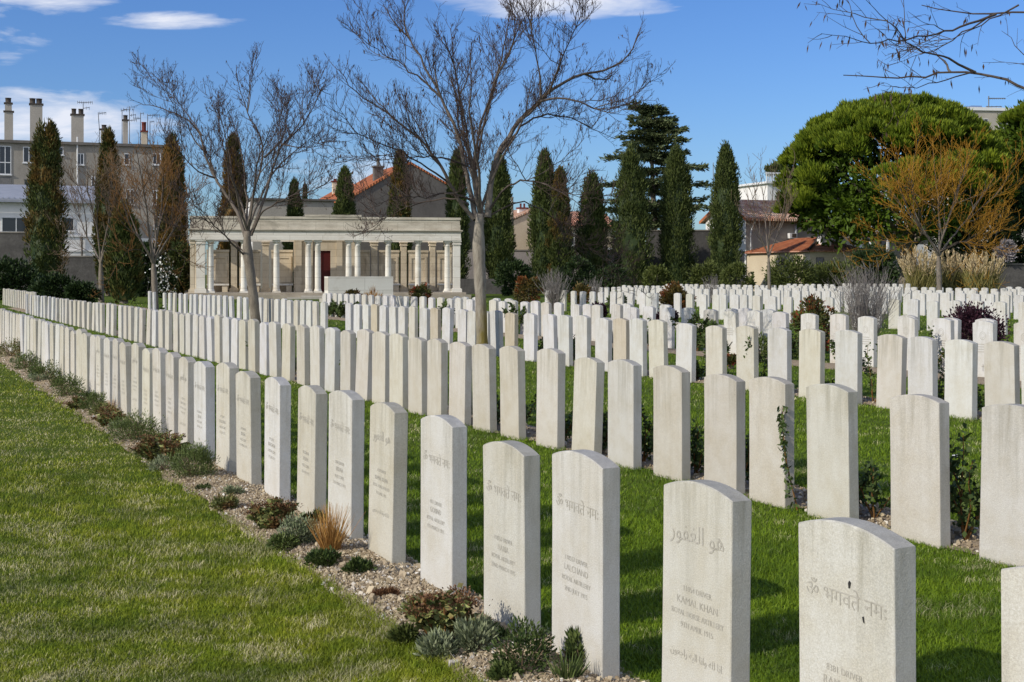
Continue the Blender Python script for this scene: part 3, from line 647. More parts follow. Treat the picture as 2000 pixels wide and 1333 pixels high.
def traced_tree(name, label, base, Z, trunk, limbs, mats, rs, every=.2, tl=.75, tr=.008, depth=3, up=.12, seed=1, pod=.0, extra=6, podmat='pod', deep=2.2, trunk_seg=14, minr=.0019, trunk_mat='bark'):
    """limbs traced as outlines seen from the front; each is given its own depth so that the crown is round"""
    rg = np.random.default_rng(seed); B = np.array([(base[0] - HX) / F * Z, Z, 0.0])
    root = thing(name, label, 'tree', B)
    def P3(px, py, y): return np.array([(px - HX) / F * (Z + y), Z + y, H + (HY - py) / F * (Z + y)]) - B
    tb = MB(); tp = np.array([P3(x, y, 0) for x, y, r in trunk]); tp[0, 2] = -.1
    sm = smooth_line(tp, 16); rr = np.interp(np.linspace(0, 1, 16), np.linspace(0, 1, len(trunk)), [r for *_, r in trunk])
    tb.tube(sm, rr * (1 + .05 * np.sin(np.arange(16) * 1.7)), trunk_seg)
    lb = MB(); cb = MB(); pb = MB() if pod else None
    for li, (pts, r0) in enumerate(limbs):
        k = len(pts); a = rg.uniform(-1, 1) if li % 2 else rg.choice([-1, 1]) * rg.uniform(.5, 1)
        dep = a * deep * (np.linspace(0, 1, k) ** 1.2)
        L3 = smooth_line([P3(x, y, e) for (x, y), e in zip(pts, dep)], max(9, k * 3)); L3 = L3 + rg.normal(0, .012, L3.shape) * (np.arange(len(L3)) > 2)[:, None]
        r0 = r0 * .72; rr3 = r0 * (1 - np.linspace(0, 1, len(L3)) ** .7 * .86); lb.tube(L3, rr3, 8, np.repeat(np.clip(rr3 / rs * .62 - .06, 0, 1), 8))
        twigs(cb, L3, rg, every, tl, tr, depth, up, .32, pb, pod, minr=minr)
        for q in range(3):                                   # strong secondary boughs
            i = int(len(L3) * rg.uniform(.3, .8)); D = nrm(L3[min(i + 1, len(L3) - 1)] - L3[i - 1]) + rg.normal(0, .5, 3) + UP * .15
            ch = wander(L3[i], D, tl * rg.uniform(1.0, 1.7), 8, rg, up * .8, .16)
            lb.tube(ch, np.linspace(r0 * .36, r0 * .09, 8), 6, np.linspace(.3, 0, 8).repeat(6)); twigs(cb, ch, rg, every, tl * .8, tr, depth, up, .15, pb, pod, minr=minr)
    top = sm[-1]
    for q in range(extra):
        a = rg.uniform(0, 2 * np.pi); D = np.array([math.cos(a) * .35, math.sin(a), rg.uniform(.7, 1.3)])
        ch = wander(top, D, tl * rg.uniform(2.6, 3.8), 12, rg, .05, .12)
        lb.tube(ch, np.linspace(rs * .5, rs * .1, 12), 7, np.linspace(.45, 0, 12).repeat(7)); twigs(cb, ch, rg, every, tl, tr, depth, up, .2, pb, pod, minr=minr)
    t = tb.build('trunk', M[trunk_mat], root, True); lb.build('limb', M[mats[0]], root, True)
    cb.build('crown', M[mats[1]], root)
    if pb and pb.n: tag(pb.build('seed_pods', M[podmat], root), kind='stuff')
    return root
MAIN = [([(929, 430), (921, 382), (906, 317), (899, 266), (856, 180), (813, 94), (770, 47), (748, 8)], .075),
        ([(926, 428), (892, 389), (874, 349), (856, 313), (816, 268), (759, 220), (701, 191), (662, 137)], .060),
        ([(938, 425), (928, 353), (917, 313), (903, 252), (903, 209), (890, 150), (880, 55)], .060),
        ([(943, 425), (926, 324), (928, 288), (953, 202), (982, 108), (1004, -10)], .055),
        ([(930, 330), (940, 262), (964, 173), (1000, 79), (1047, -5)], .040),
        ([(952, 425), (960, 342), (975, 299), (1000, 252), (1058, 194), (1108, 151), (1173, 140), (1230, 115), (1246, 61)], .090),
        ([(978, 300), (1005, 262), (1036, 230), (1090, 220), (1144, 245), (1200, 272)], .040),
        ([(1050, 200), (1085, 190), (1115, 194), (1173, 216), (1230, 205), (1266, 151)], .035),
        ([(955, 412), (986, 364), (1029, 349), (1072, 360), (1104, 382), (1144, 402)], .035),
        ([(953, 424), (1000, 396), (1036, 392), (1090, 436), (1140, 470), (1205, 530), (1262, 572)], .022),
        ([(925, 395), (900, 380), (856, 378), (831, 389), (784, 382), (735, 400)], .032),
        ([(915, 400), (888, 384), (850, 392), (813, 396), (762, 420), (712, 452)], .028),
        ([(912, 325), (880, 312), (842, 306), (791, 308), (735, 304)], .028),
        ([(1056, 196), (1056, 144), (1040, 80), (1040, 15)], .032), ([(1072, 183), (1095, 120), (1118, 65), (1144, 12)], .028),
        ([(860, 190), (820, 150), (775, 120), (725, 92), (690, 60)], .030), ([(880, 360), (840, 330), (770, 290), (700, 262), (655, 255)], .030)]
traced_tree('bare_tree', 'large leafless tree with a mossy trunk standing among the headstones, middle of the view', (942, 700), 23.2,
            [(943, 700, .112), (938, 560, .098), (934, 470, .098), (936, 436, .112), (937, 418, .07)], MAIN, ('limb', 'twig_dark'), .06, .088, .88, .0048, 3, .12, 5, .05, 5, trunk_mat='bark_moss')
SEC = [([(479, 462), (465, 415), (449, 392), (420, 348), (407, 324), (389, 253), (365, 232), (312, 211), (268, 201)], .085),
       ([(484, 460), (491, 387), (517, 308), (507, 253), (486, 235), (460, 146)], .070),
       ([(490, 460), (517, 387), (536, 319), (551, 282), (585, 253), (599, 235), (638, 156)], .070),
       ([(492, 458), (508, 420), (522, 405), (562, 385), (622, 369), (650, 348)], .045),
       ([(517, 308), (554, 272), (562, 235), (557, 190)], .045), ([(420, 348), (386, 337), (352, 298), (325, 270)], .040),
       ([(478, 500), (460, 482), (441, 463), (413, 436), (393, 423), (368, 430)], .045), ([(551, 282), (601, 293), (645, 275)], .030),
       ([(395, 265), (350, 200), (322, 160)], .03), ([(560, 275), (600, 220), (615, 160)], .03), ([(480, 497), (455, 470), (432, 455), (400, 447), (372, 455)], .03), ([(449, 392), (445, 330), (430, 260), (425, 200)], .035)]
traced_tree('bare_tree', 'leaning leafless tree with a grey trunk in front of the stone colonnade', (500, 638), 36.5,
            [(501, 640, .145), (494, 570, .132), (484, 500, .125), (482, 472, .14), (483, 452, .09)], SEC, ('limb', 'twig_dark'), .075, .135, 1.2, .0068, 3, .12, 8, .16, 5, deep=3, minr=.0030)
def generic_tree(label, base, Z, forkpx, crown, twig, seed, every=.3, tl=1.0, tr=.012, r=.17, nl=9, droop=0, depth=3, up=.1, minr=.005, pod=0, name='bare_tree', lim='limb', trunkm='bark'):
    """crown = (x centre, top, x half width, lowest) in photo pixels at that distance"""
    rg = np.random.default_rng(seed); sc = Z / F
    limbs = []
    cx, top, hw, low = crown
    prim = []
    for i in range(nl):
        np_ = 4
        u = (-.78 + 1.56 * i / (np_ - 1)) + rg.uniform(-.08, .08) if i < np_ else rg.uniform(-1, 1); a = u * 1.2
        ex = cx + hw * math.sin(a) * 1.05 * rg.uniform(.78, 1.0); ey = low - (low - top) * (math.cos(a) ** .7 * rg.uniform(.72, .98) + .05)
        if i < np_:
            mx_ = forkpx[0] * .5 + ex * .5 + rg.uniform(-9, 9); my = forkpx[1] * .5 + ey * .5 + 12 * abs(u)
            q1 = (forkpx[0] * .76 + mx_ * .24 + rg.uniform(-4, 4), forkpx[1] * .72 + my * .28)
            pts = [(forkpx[0], forkpx[1] + 4), q1, (mx_, my), (ex * .7 + mx_ * .3 + rg.uniform(-9, 9), ey * .65 + my * .35), (ex, ey)]; prim.append(pts); limbs.append((pts, r * .62))
        else:
            P_ = min(prim, key=lambda q: abs(q[-1][0] - ex)); f = rg.uniform(.2, .9); s0 = (P_[1][0] + (P_[2][0] - P_[1][0]) * f, P_[1][1] + (P_[2][1] - P_[1][1]) * f)
            limbs.append(([s0, (s0[0] * .6 + ex * .4 + rg.uniform(-10, 10), s0[1] * .6 + ey * .4 + rg.uniform(-8, 8)), (ex, ey)], r * .36))
    for i in range(droop):
        s = 1 if i % 3 else -1; ex = cx + s * hw * rg.uniform(.6, 1.0)
        limbs.append(([(forkpx[0], forkpx[1] - 2), ((forkpx[0] * .6 + ex * .4), forkpx[1] - 30), (forkpx[0] * .25 + ex * .75, forkpx[1] - 12), (ex, forkpx[1] + rg.uniform(-25, 25))], r * .2))
    return traced_tree(name, label, base, Z, [(base[0], base[1], r * 1.05), (base[0] * .6 + forkpx[0] * .4, (base[1] * .6 + forkpx[1] * .4), r * .92), (forkpx[0], forkpx[1] + 6, r * .9), (forkpx[0], forkpx[1] - 4, r * .5)], limbs, (lim, twig), r * .42, every, tl, tr, depth, up, seed, pod, 3, deep=2.6, minr=minr, trunk_mat=trunkm)
generic_tree('leafless tree with rusty orange twigs, left of the stone colonnade', (304, 612), 53, (300, 512), (292, 285, 100, 505), 'twig_rust', 21, .22, 1.3, .008, .135, 10, 2)
generic_tree('leafless tree with brown grey twigs, leftmost of the lawn trees', (198, 592), 68, (197, 512), (196, 290, 92, 500), 'twig_grey', 22, .26, 1.45, .009, .145, 9, 2, minr=.006)
generic_tree('small upright leafless tree with a pale stem before the tiled annex', (1503, 582), 76, (1501, 500), (1502, 283, 54, 470), 'twig_grey', 23, .45, 1.3, .011, .105, 7, 0, 2, .2, .008, trunkm='bark')
generic_tree('leafless tree with a cloud of orange twigs in front of the round pine', (1836, 606), 55, (1833, 497), (1850, 278, 138, 485), 'twig_orange', 24, .27, 1.65, .0070, .12, 11, 6, 3, .09, .0045)
# the tree just outside the right edge whose boughs hang into the picture
OUT = [([(2330, 420), (2230, 330), (2120, 240), (2000, 170), (1950, 148), (1905, 140), (1840, 146), (1760, 152), (1690, 152), (1650, 146)], .050),
       ([(2330, 400), (2200, 120), (2100, 40), (2000, 20), (1920, 30), (1850, 24), (1800, 8)], .048),
       ([(1945, 28), (1890, 50), (1840, 62), (1760, 80), (1700, 85), (1650, 72), (1605, 62)], .020),
       ([(1905, 142), (1860, 120), (1780, 95), (1740, 50), (1690, 0)], .022), ([(1935, 30), (1880, 70), (1800, 110), (1730, 130)], .014),
       ([(1990, 10), (1900, 60), (1850, 75), (1790, 96)], .014), ([(2120, 245), (2050, 190), (2000, 100), (1960, 60)], .02), ([(1905, 140), (1830, 160), (1770, 175), (1720, 160)], .012)]
traced_tree('bare_tree', 'leafless boughs with hanging pods reaching in at the top right corner', (2380, 1000), 13.5,
            [(2380, 1000, .17), (2365, 700, .15), (2340, 430, .14)], OUT, ('limb', 'twig_dark'), .05, .20, .46, .0034, 2, .0, 31, .5, 0, deep=1.2, minr=.0016)

# ------------------------------------------------------------------ evergreens and shrubs
def cypress(label, px, top, wpx, Z, mat, seed, lean=0, twin=False, basew=1.0):
    rg = np.random.default_rng(seed); B = ((px - HX) / F * Z, Z, 0)
    root = thing('cypress_tree', label, 'tree', B, 0, 'dark column cypresses round the cemetery')
    ht = H + (HY - top) / F * Z; w = wpx / F * Z / 2
    mb = MB(); K = int(210 + ht * 16)
    def prof(t): return np.clip((1 - t ** 2.6) ** .62 * (.62 + .38 * np.clip(t * 4, 0, 1)), .02, 1) * (1.0 + (basew - 1) * (1 - t))
    t = rg.random(K) ** .85; a = rg.uniform(0, 2 * np.pi, K)
    rr = w * prof(t) * rg.uniform(.62, 1.02, K) * (1 + .10 * np.sin(a * 3 + t * 9))
    C = np.stack([rr * np.cos(a) + lean * t * ht, rr * np.sin(a), .35 + t * (ht - .8)], 1)
    if twin: C[:, 0] += np.where(t > .8, np.where(np.cos(a) > 0, .2, -.2) * (t - .8) * 4 * w, 0)
    n = 46; cr = w * rg.uniform(.16, .32, K)
    off = rg.normal(size=(K, n, 3)); off /= np.linalg.norm(off, axis=2, keepdims=True); off *= rg.random((K, n, 1)) ** .4
    P = C[:, None, :] + off * cr[:, None, None] * np.array([1, 1, 2.1])
    out = np.stack([np.cos(a), np.sin(a), 0 * a], 1)[:, None, :]
    A = out * .35 + off * .45 + np.array([0, 0, .95]) + rg.normal(0, .22, (K, n, 3))
    tint = np.clip(rg.normal(.5, .22, (K, 1)) + rg.normal(0, .18, (K, n)), 0, 1)
    mb.leaves(P.reshape(-1, 3), A.reshape(-1, 3), .27, .07, rg, tint.ravel())
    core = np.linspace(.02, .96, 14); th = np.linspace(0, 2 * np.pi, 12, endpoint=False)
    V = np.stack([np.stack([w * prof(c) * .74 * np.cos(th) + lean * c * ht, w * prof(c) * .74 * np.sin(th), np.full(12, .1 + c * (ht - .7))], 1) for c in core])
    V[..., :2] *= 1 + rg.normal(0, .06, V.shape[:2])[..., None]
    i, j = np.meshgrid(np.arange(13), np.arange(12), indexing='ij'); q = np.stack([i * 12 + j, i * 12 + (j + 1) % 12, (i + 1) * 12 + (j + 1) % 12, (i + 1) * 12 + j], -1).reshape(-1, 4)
    mb.add(V.reshape(-1, 3), [q], .0)  # core in the darkest leaf tint, painted to read as shaded gaps
    mb.build('crown', M[mat], root)
    tb = MB(); tb.tube([(0, 0, -.1), (0, 0, .5), (lean * .1, 0, 1.0)], [.22, .17, .15], 8); tb.build('trunk', M['bark'], root)
    return root
CY = [('broad twin tipped cypress before the white annex, at the far left', 90, 238, 76, 84, 'cypress_rust', dict(twin=True)),
      ('tall narrow cypress behind the leftmost bare tree', 212, 247, 50, 88, 'cypress_rust', {}),
      ('cypress with its dark foot on the lawn, beside the pale tree stem', 242, 395, 62, 65, 'cypress_rust', {}),
      ('rusty cypress just left of the colonnade', 336, 262, 56, 86, 'cypress_brown', {}),
      ('rusty cypress rising behind the left end of the colonnade', 456, 262, 52, 94, 'cypress_brown', {}),
      ('small pointed cypress behind the colonnade before the grey wall', 575, 348, 32, 96, 'cypress', dict(basew=1.35)),
      ('tiny distant cypress tip over the grey wall', 596, 356, 10, 130, 'cypress', {}),
      ('pointed cypress in front of the orange roof', 673, 322, 40, 95, 'cypress', dict(basew=1.3)),
      ('cypress in front of the dark gable', 781, 291, 40, 95, 'cypress_rust', dict(basew=1.15)),
      ('cypress just right of the colonnade', 893, 292, 44, 97, 'cypress', {}),
      ('cypress directly behind the mossy tree trunk', 974, 303, 58, 98, 'cypress', {}),
      ('blunt tall cypress, left one of the close pair', 1064, 294, 58, 98, 'cypress', {}),
      ('thin pointed cypress, right one of the close pair', 1094, 324, 36, 96.5, 'cypress_rust', dict(basew=1.5)),
      ('shorter round topped cypress left of the cedar', 1156, 337, 60, 99, 'cypress', {}),
      ('broad blunt cypress in front of the cedar, left of its trunk', 1233, 290, 78, 99, 'cypress', {}),
      ('broad blunt cypress in front of the cedar, right of its trunk', 1322, 288, 68, 100, 'cypress', {}),
      ('isolated pointed cypress left of the white gable', 1418, 281, 58, 98, 'cypress', dict(basew=1.1))]
for i, (lab, px, top, w, Z, m, kw) in enumerate(CY): cypress(lab, px, top, w, Z, m, 200 + i, **kw)

def blob_leaves(mb, rx, ry, rz, zc, K, n, l, w, rg, up=.3, flat=1.0, shell=.45, ttone=True, cs=.34, bottom=.05):
    d = rg.normal(size=(K, 3)); d /= np.linalg.norm(d, axis=1, keepdims=True); r = shell + (1 - shell) * rg.random(K) ** .5
    C = d * r[:, None] * np.array([rx, ry, rz]) * .82; C[:, 2] += zc
    cr = cs * min(rx, ry, rz * 1.4) * rg.uniform(.7, 1.3, K)
    o = rg.normal(size=(K, n, 3)); o /= np.linalg.norm(o, axis=2, keepdims=True); o *= (.35 + .65 * rg.random((K, n, 1)))
    P = C[:, None] + o * cr[:, None, None] * np.array([1, 1, flat])
    A = o * .8 + d[:, None] * .55 + UP * up + rg.normal(0, .25, (K, n, 3))
    tint = np.clip(rg.normal(.5, .2, (K, 1)) + rg.normal(0, .2, (K, n)), 0, 1)
    P = P.reshape(-1, 3); k = P[:, 2] > bottom
    mb.leaves(P[k], A.reshape(-1, 3)[k], l, w, rg, tint.ravel()[k])
def shrub(label, px, base_z, size, mat, seed, name='shrub', cat='shrub', K=60, n=40, leaf=(.14, .07), group=None, up=.3, stems=True, Z=None, cs=.34):
    """px = column; size = (width px, height px, depth factor)"""
    rg = np.random.default_rng(seed); Z = base_z
    root = thing(name, label, cat, ((px - HX) / F * Z, Z, 0), 0, group)
    rx = size[0] / F * Z / 2; h = size[1] / F * Z; ry = rx * (size[2] if len(size) > 2 else 1)
    mb = MB(); blob_leaves(mb, rx, ry, h * .58, h * .46, K, n, leaf[0], leaf[1], rg, up, cs=cs); mb.build('foliage', M[mat], root)
    if stems:
        sb = MB()
        for _ in range(7):
            a = rg.uniform(0, 6.28); sb.tube(wander((0, 0, -.05), (math.cos(a) * .5, math.sin(a) * .5, 1), h * .75, 5, rg, .1, .15), np.linspace(.02, .008, 5) * max(1, h * .5), 5)
        sb.build('stem', M['limb'], root)
    return root
def twig_bush(label, px, Z, wpx, hpx, mat, seed, n=90, r=.006):
    rg = np.random.default_rng(seed); root = thing('bare_shrub', label, 'shrub', ((px - HX) / F * Z, Z, 0))
    h = hpx / F * Z; w = wpx / F * Z / 2; mb = MB()
    for _ in range(n):
        a = rg.uniform(0, 6.28); sp = rg.random() ** .7
        D = np.array([math.cos(a) * sp * w / h * 1.05, math.sin(a) * sp * w / h * 1.05, 1.0])
        L = wander((rg.normal(0, .06 * w), rg.normal(0, .06 * w), -.03), D, h * rg.uniform(.7, 1.05) * np.linalg.norm(D) * (1 - .18 * sp), 7, rg, .02, .07)
        mb.tube(L, np.linspace(r, r * .4, 7), 4)
        twigs(mb, L, rg, h * .11, h * .24, r * .6, 1, .2, .3, minr=r * .4)
    mb.build('stems', M[mat], root); return root
# stone pine
def pine(label, px, Z, top, low, hw, trunkpx, seed, K=330):
    rg = np.random.default_rng(seed); X = (px - HX) / F * Z
    tx = (trunkpx - px) / F * Z
    root = thing('stone_pine', label, 'tree', (X + tx, Z, 0))
    zt = H + (HY - top) / F * Z; zl = H + (HY - low) / F * Z; rx = hw / F * Z
    mb = MB()
    NL = max(20, K // 11)
    ld = rg.normal(size=(NL, 3)); ld[:, 2] = np.abs(ld[:, 2]) * 1.1 - .14; ld /= np.linalg.norm(ld, axis=1, keepdims=True)
    hgt = (zt - zl); lr = rg.uniform(.08, .135, NL) * rx
    LC = ld * np.array([rx, rx * .95, hgt * .70]) * .87; LC[:, 2] += zl + hgt * .28; LC[:, 0] -= tx
    li = rg.integers(0, NL, K); d = rg.normal(size=(K, 3)); d /= np.linalg.norm(d, axis=1, keepdims=True); d = d * .85 + ld[li] * .75 + UP * .15; d /= np.linalg.norm(d, axis=1, keepdims=True)
    C = LC[li] + d * lr[li][:, None] * np.array([1, 1, .85])
    n = 150; cr = rg.uniform(.42, .80, K)
    o = rg.normal(size=(K, n, 3)); o /= np.linalg.norm(o, axis=2, keepdims=True); o[..., 2] = np.abs(o[..., 2]) * .9 + o[..., 2] * .1
    P = C[:, None] + o * cr[:, None, None] * np.array([1, 1, .85]) * (.55 + .45 * rg.random((K, n, 1)))
    A = o * .75 + d[:, None] * .45 + UP * .85
    tint = np.clip(rg.normal(.5, .16, (K, 1)) + rg.normal(0, .2, (K, n)), 0, 1)
    mb.leaves(P.reshape(-1, 3), A.reshape(-1, 3), .40, .11, rg, tint.ravel())
    # inner shoots, their shade put in by a dark tint
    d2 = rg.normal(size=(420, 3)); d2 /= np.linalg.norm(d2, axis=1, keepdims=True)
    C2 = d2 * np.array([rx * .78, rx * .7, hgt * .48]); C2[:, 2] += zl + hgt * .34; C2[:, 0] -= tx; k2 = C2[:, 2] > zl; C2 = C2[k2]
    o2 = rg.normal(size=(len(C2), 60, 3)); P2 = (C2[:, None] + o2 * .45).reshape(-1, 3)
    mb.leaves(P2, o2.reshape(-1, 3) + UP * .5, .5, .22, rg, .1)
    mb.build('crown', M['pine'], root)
    tb = MB(); tb.tube(smooth_line([(0, 0, -.2), (0, 0, 2.2), (.1, 0, zl * .8), (.3, 0, zl + 1)], 10), np.linspace(.60, .42, 10), 12); tb.build('trunk', M['bark'], root, True)
    lb = MB()
    for i in range(11):
        a = i / 11 * 6.283 + .3; e = np.array([-tx + math.cos(a) * rx * .72, math.sin(a) * rx * .7, zl + hgt * rg.uniform(.25, .5)])
        s = np.array([.1, 0, zl * .72 + rg.uniform(0, 1)]); lb.tube(smooth_line([s, s * .6 + e * .4 + UP * .2, e], 9), np.linspace(.26, .07, 9), 7)
    lb.build('limb', M['limb'], root, True); return root
pine('huge dark green umbrella shaped pine right of the tiled house', 1745, 102, 188, 462, 222, 1770, 41, 1150)
pine('dark pine partly seen at the right edge behind the round pine', 2065, 108, 168, 410, 140, 2095, 43, 420)
def cedar():
    rg = np.random.default_rng(51); Z = 112; px = 1276; B = ((px - HX) / F * Z, Z, 0)
    root = thing('cedar_tree', 'tall cedar with flat tiers rising behind the broad cypresses', 'tree', B)
    s = Z / F; zt = H + (HY - 212) * s
    tb = MB(); tb.tube(smooth_line([(0, 0, -.2), (.1, 0, 5), (-.1, 0, 10), (-.2, 0, zt - .6)], 12), np.linspace(.42, .06, 12), 9); tb.build('trunk', M['bark'], root, True)
    mb = MB(); lb = MB()
    tiers = [(213, -52, 24), (220, -18, 40), (240, -48, 42), (248, -22, 48), (271, -72, 12), (268, -12, 72), (284, -28, 58), (304, -96, 14), (300, -18, 68), (330, -22, 98), (352, -102, 104), (364, -56, 56), (396, -96, 118), (412, -56, 60), (432, -92, 70)]
    for y, l, r in tiers:
        z = H + (HY - y) * s
        for k in range(8):
            a = k / 8 * 6.283 + rg.uniform(-.3, .3); ext = (r if math.cos(a) > 0 else -l) * abs(math.cos(a)) * s + 0.5 * (r - l) * .5 * abs(math.sin(a)) * s
            ext = max(ext, .5) * rg.uniform(.8, 1.05)
            D = np.array([math.cos(a), math.sin(a), .10])
            L = wander((0, 0, z - .25 + rg.normal(0, .25)), D, ext, 7, rg, -.01, .07); lb.tube(L, np.linspace(.07, .02, 7), 5)
            m = int(26 + ext * 34); t = rg.random(m) ** .7 * .98 + .05; base = L[0] + (L[-1] - L[0]) * t[:, None]
            side = np.array([-D[1], D[0], 0]); lat = rg.normal(0, .18 + .12 * ext, m)[:, None] * (t[:, None] * .6 + .3)
            P = base + side * lat + UP * rg.normal(.0, .09, (m, 1)) - UP * np.abs(lat) * .12
            for q in range(3):
                A = D * .8 + side * np.sign(lat) * .6 + UP * rg.normal(.1, .2, (m, 1)) + rg.normal(0, .25, (m, 3))
                mb.leaves(P + rg.normal(0, .08, (m, 3)) * np.array([1, 1, .4]), A, .34, .12, rg)
    mb.build('crown', M['cedar'], root); lb.build('limb', M['limb'], root, True)
cedar()
# hedges and shrubs at the back
SH = [('dark evergreen hedge at the far left edge below the white annex', 15, 74, (150, 78, .6), 'hedge', 90, 60, (.2, .11)), ('dark glossy shrub beside the broad twin cypress', 112, 70, (120, 50, .6), 'hedge', 70, 50, (.2, .1)),
      ('dark leafy shrub at the foot of the leftmost tree', 160, 66, (70, 40, .8), 'hedge', 50, 50, (.17, .09)), ('tall dark hedge shrub left of the colonnade', 285, 84, (90, 110, .6), 'hedge', 90, 60, (.24, .12)),
      ('olive brown shrub at the corner of the colonnade', 352, 82, (60, 120, .8), 'cypress_rust', 80, 50, (.24, .1)),
      ('dark laurel shrub right of the mossy trunk', 1005, 88, (80, 70, .7), 'hedge', 70, 50, (.2, .1)), ('blue green low shrub under the close pair of cypresses', 1130, 92, (70, 75, .7), 'hedge', 60, 50, (.2, .1)),
      ('low green shrub below the two broad cypresses', 1285, 94, (70, 60, .7), 'olive_leaf', 60, 50, (.22, .1)), ('dark shadowy shrub between the round topped cypress and the cedar', 1195, 96, (70, 55, .7), 'hedge', 60, 45, (.22, .1)),
      ('bright olive shrub right of the broad cypress', 1385, 93, (80, 68, .7), 'olive_leaf', 70, 50, (.22, .09)), ('bushy green shrub under the isolated cypress', 1440, 91, (70, 62, .7), 'olive_leaf', 60, 50, (.2, .09)),
      ('loose green shrub in front of the cream annex', 1545, 92, (120, 74, .7), 'olive_leaf', 110, 55, (.22, .09)), ('spreading green shrub below the pink tiles', 1630, 94, (110, 62, .7), 'olive_leaf', 90, 55, (.22, .09)),
      ('large dark laurel below the round pine', 1705, 95, (110, 94, .7), 'hedge', 130, 55, (.24, .13)), ('dark spreading evergreen at the right edge behind the pampas grass', 1905, 100, (190, 190, .7), 'hedge', 170, 60, (.3, .15)),
      ('dark evergreen shrub at the right border above the stone wall', 1995, 102, (110, 230, .8), 'hedge', 150, 60, (.3, .15)), ('yellow green shrubby palm in front of the cream house', 1029, 100, (46, 36, .9), 'olive_leaf', 26, 40, (.6, .06))]
for i, (lab, px, Z, sz, m, K, n, lf) in enumerate(SH): shrub(lab, px, Z, sz, m, 300 + i, K=K, n=n, leaf=lf)
shrub('white flowered bush behind the trunk of the rusty twig tree', 325, 80, (34, 75, .8), 'hedge', 330, K=30, n=40, leaf=(.2, .1))
rg = np.random.default_rng(5); b = MB(); o = [x for x in SC.objects if x.get('label', '').startswith('white flowered bush')][0]
b.leaves(rg.normal(0, 1, (260, 3)) * np.array([.36, .36, .7]) + np.array([-.1, -.25, 1.2]), rg.normal(size=(260, 3)), .13, .12, rg); b.build('blossom', M['white_flower'], o)
shrub('pale grey blossoming shrub near the right edge', 1964, 97, (40, 44, .8), 'white_bloom', 331, K=50, n=40, leaf=(.22, .1), name='shrub').location.z = 2.3
# shrubs among the graves
shrub('rust red shrub on the lawn right of the mossy trunk', 1032, 60, (58, 60, .9), 'bronze_leaf', 340, K=50, n=50, leaf=(.12, .06))
twig_bush('silvery leafless shrub beside the rust red one', 1085, 50, 85, 88, 'twig_silver', 341, 90, .010)
shrub('small brown shrub between the two silvery ones', 1135, 58, (46, 48, .9), 'bronze_leaf', 342, K=36, n=50, leaf=(.12, .06))
twig_bush('smaller silvery leafless shrub before the round topped cypress', 1160, 60, 46, 62, 'twig_silver', 343, 50, .010)
shrub('small purple leaved shrub left of the centre', 1168, 42, (38, 30, 1), 'purple_leaf', 344, K=30, n=40, leaf=(.09, .06))
shrub('small purple leaved shrub behind the fourth row, right one of two', 1303, 38, (40, 34, 1), 'purple_leaf', 345, K=30, n=40, leaf=(.09, .06))
shrub('rounded green and bronze shrub among the far white stones', 1322, 47, (66, 62, 1), 'bronze_leaf', 346, K=70, n=60, leaf=(.11, .05))
twig_bush('low grey leafless shrub before the cypress right of the cedar', 1392, 66, 60, 58, 'twig_silver', 347, 45, .010)
shrub('red tipped shrub left of the big silvery bush', 1588, 24.5, (88, 112, .9), 'red_leaf', 348, K=70, n=42, leaf=(.065, .035))
twig_bush('big silvery leafless bush among the headstones at right', 1690, 23.2, 170, 195, 'twig_silver', 349, 210, .0050)
shrub('round dark purple bush beside the low kerb at right', 1898, 24.0, (122, 92, 1), 'purple_leaf', 350, K=130, n=70, leaf=(.055, .035))
shrub('low green herb clump left of the red tipped shrub', 1482, 22, (50, 60, 1), 'lavender', 351, K=30, n=40, leaf=(.09, .02))
shrub('orange red low plant behind the third row', 1428, 20.5, (30, 26, 1), 'red_leaf', 352, K=16, n=40, leaf=(.05, .03))
shrub('green shrub with dry stalks between the fourth row stones', 1398, 21.5, (50, 84, 1), 'rose_leaf', 353, K=40, n=36, leaf=(.07, .035))
shrub('dark red shrub at the foot of the colonnade columns', 822, 62, (40, 42, .9), 'red_leaf', 354, K=36, n=44, leaf=(.13, .06))
shrub('bronze and red shrub before the large stone block', 690, 55, (44, 36, .9), 'bronze_leaf', 355, K=36, n=44, leaf=(.11, .05))
shrub('dry grassy plant before the large stone block', 728, 58, (34, 30, .9), 'straw', 356, K=14, n=40, leaf=(.35, .02), up=1.4)
shrub('green bush in the gap of the far stone rows', 1205, 52, (40, 40, .9), 'rose_leaf', 357, K=34, n=40, leaf=(.11, .05))
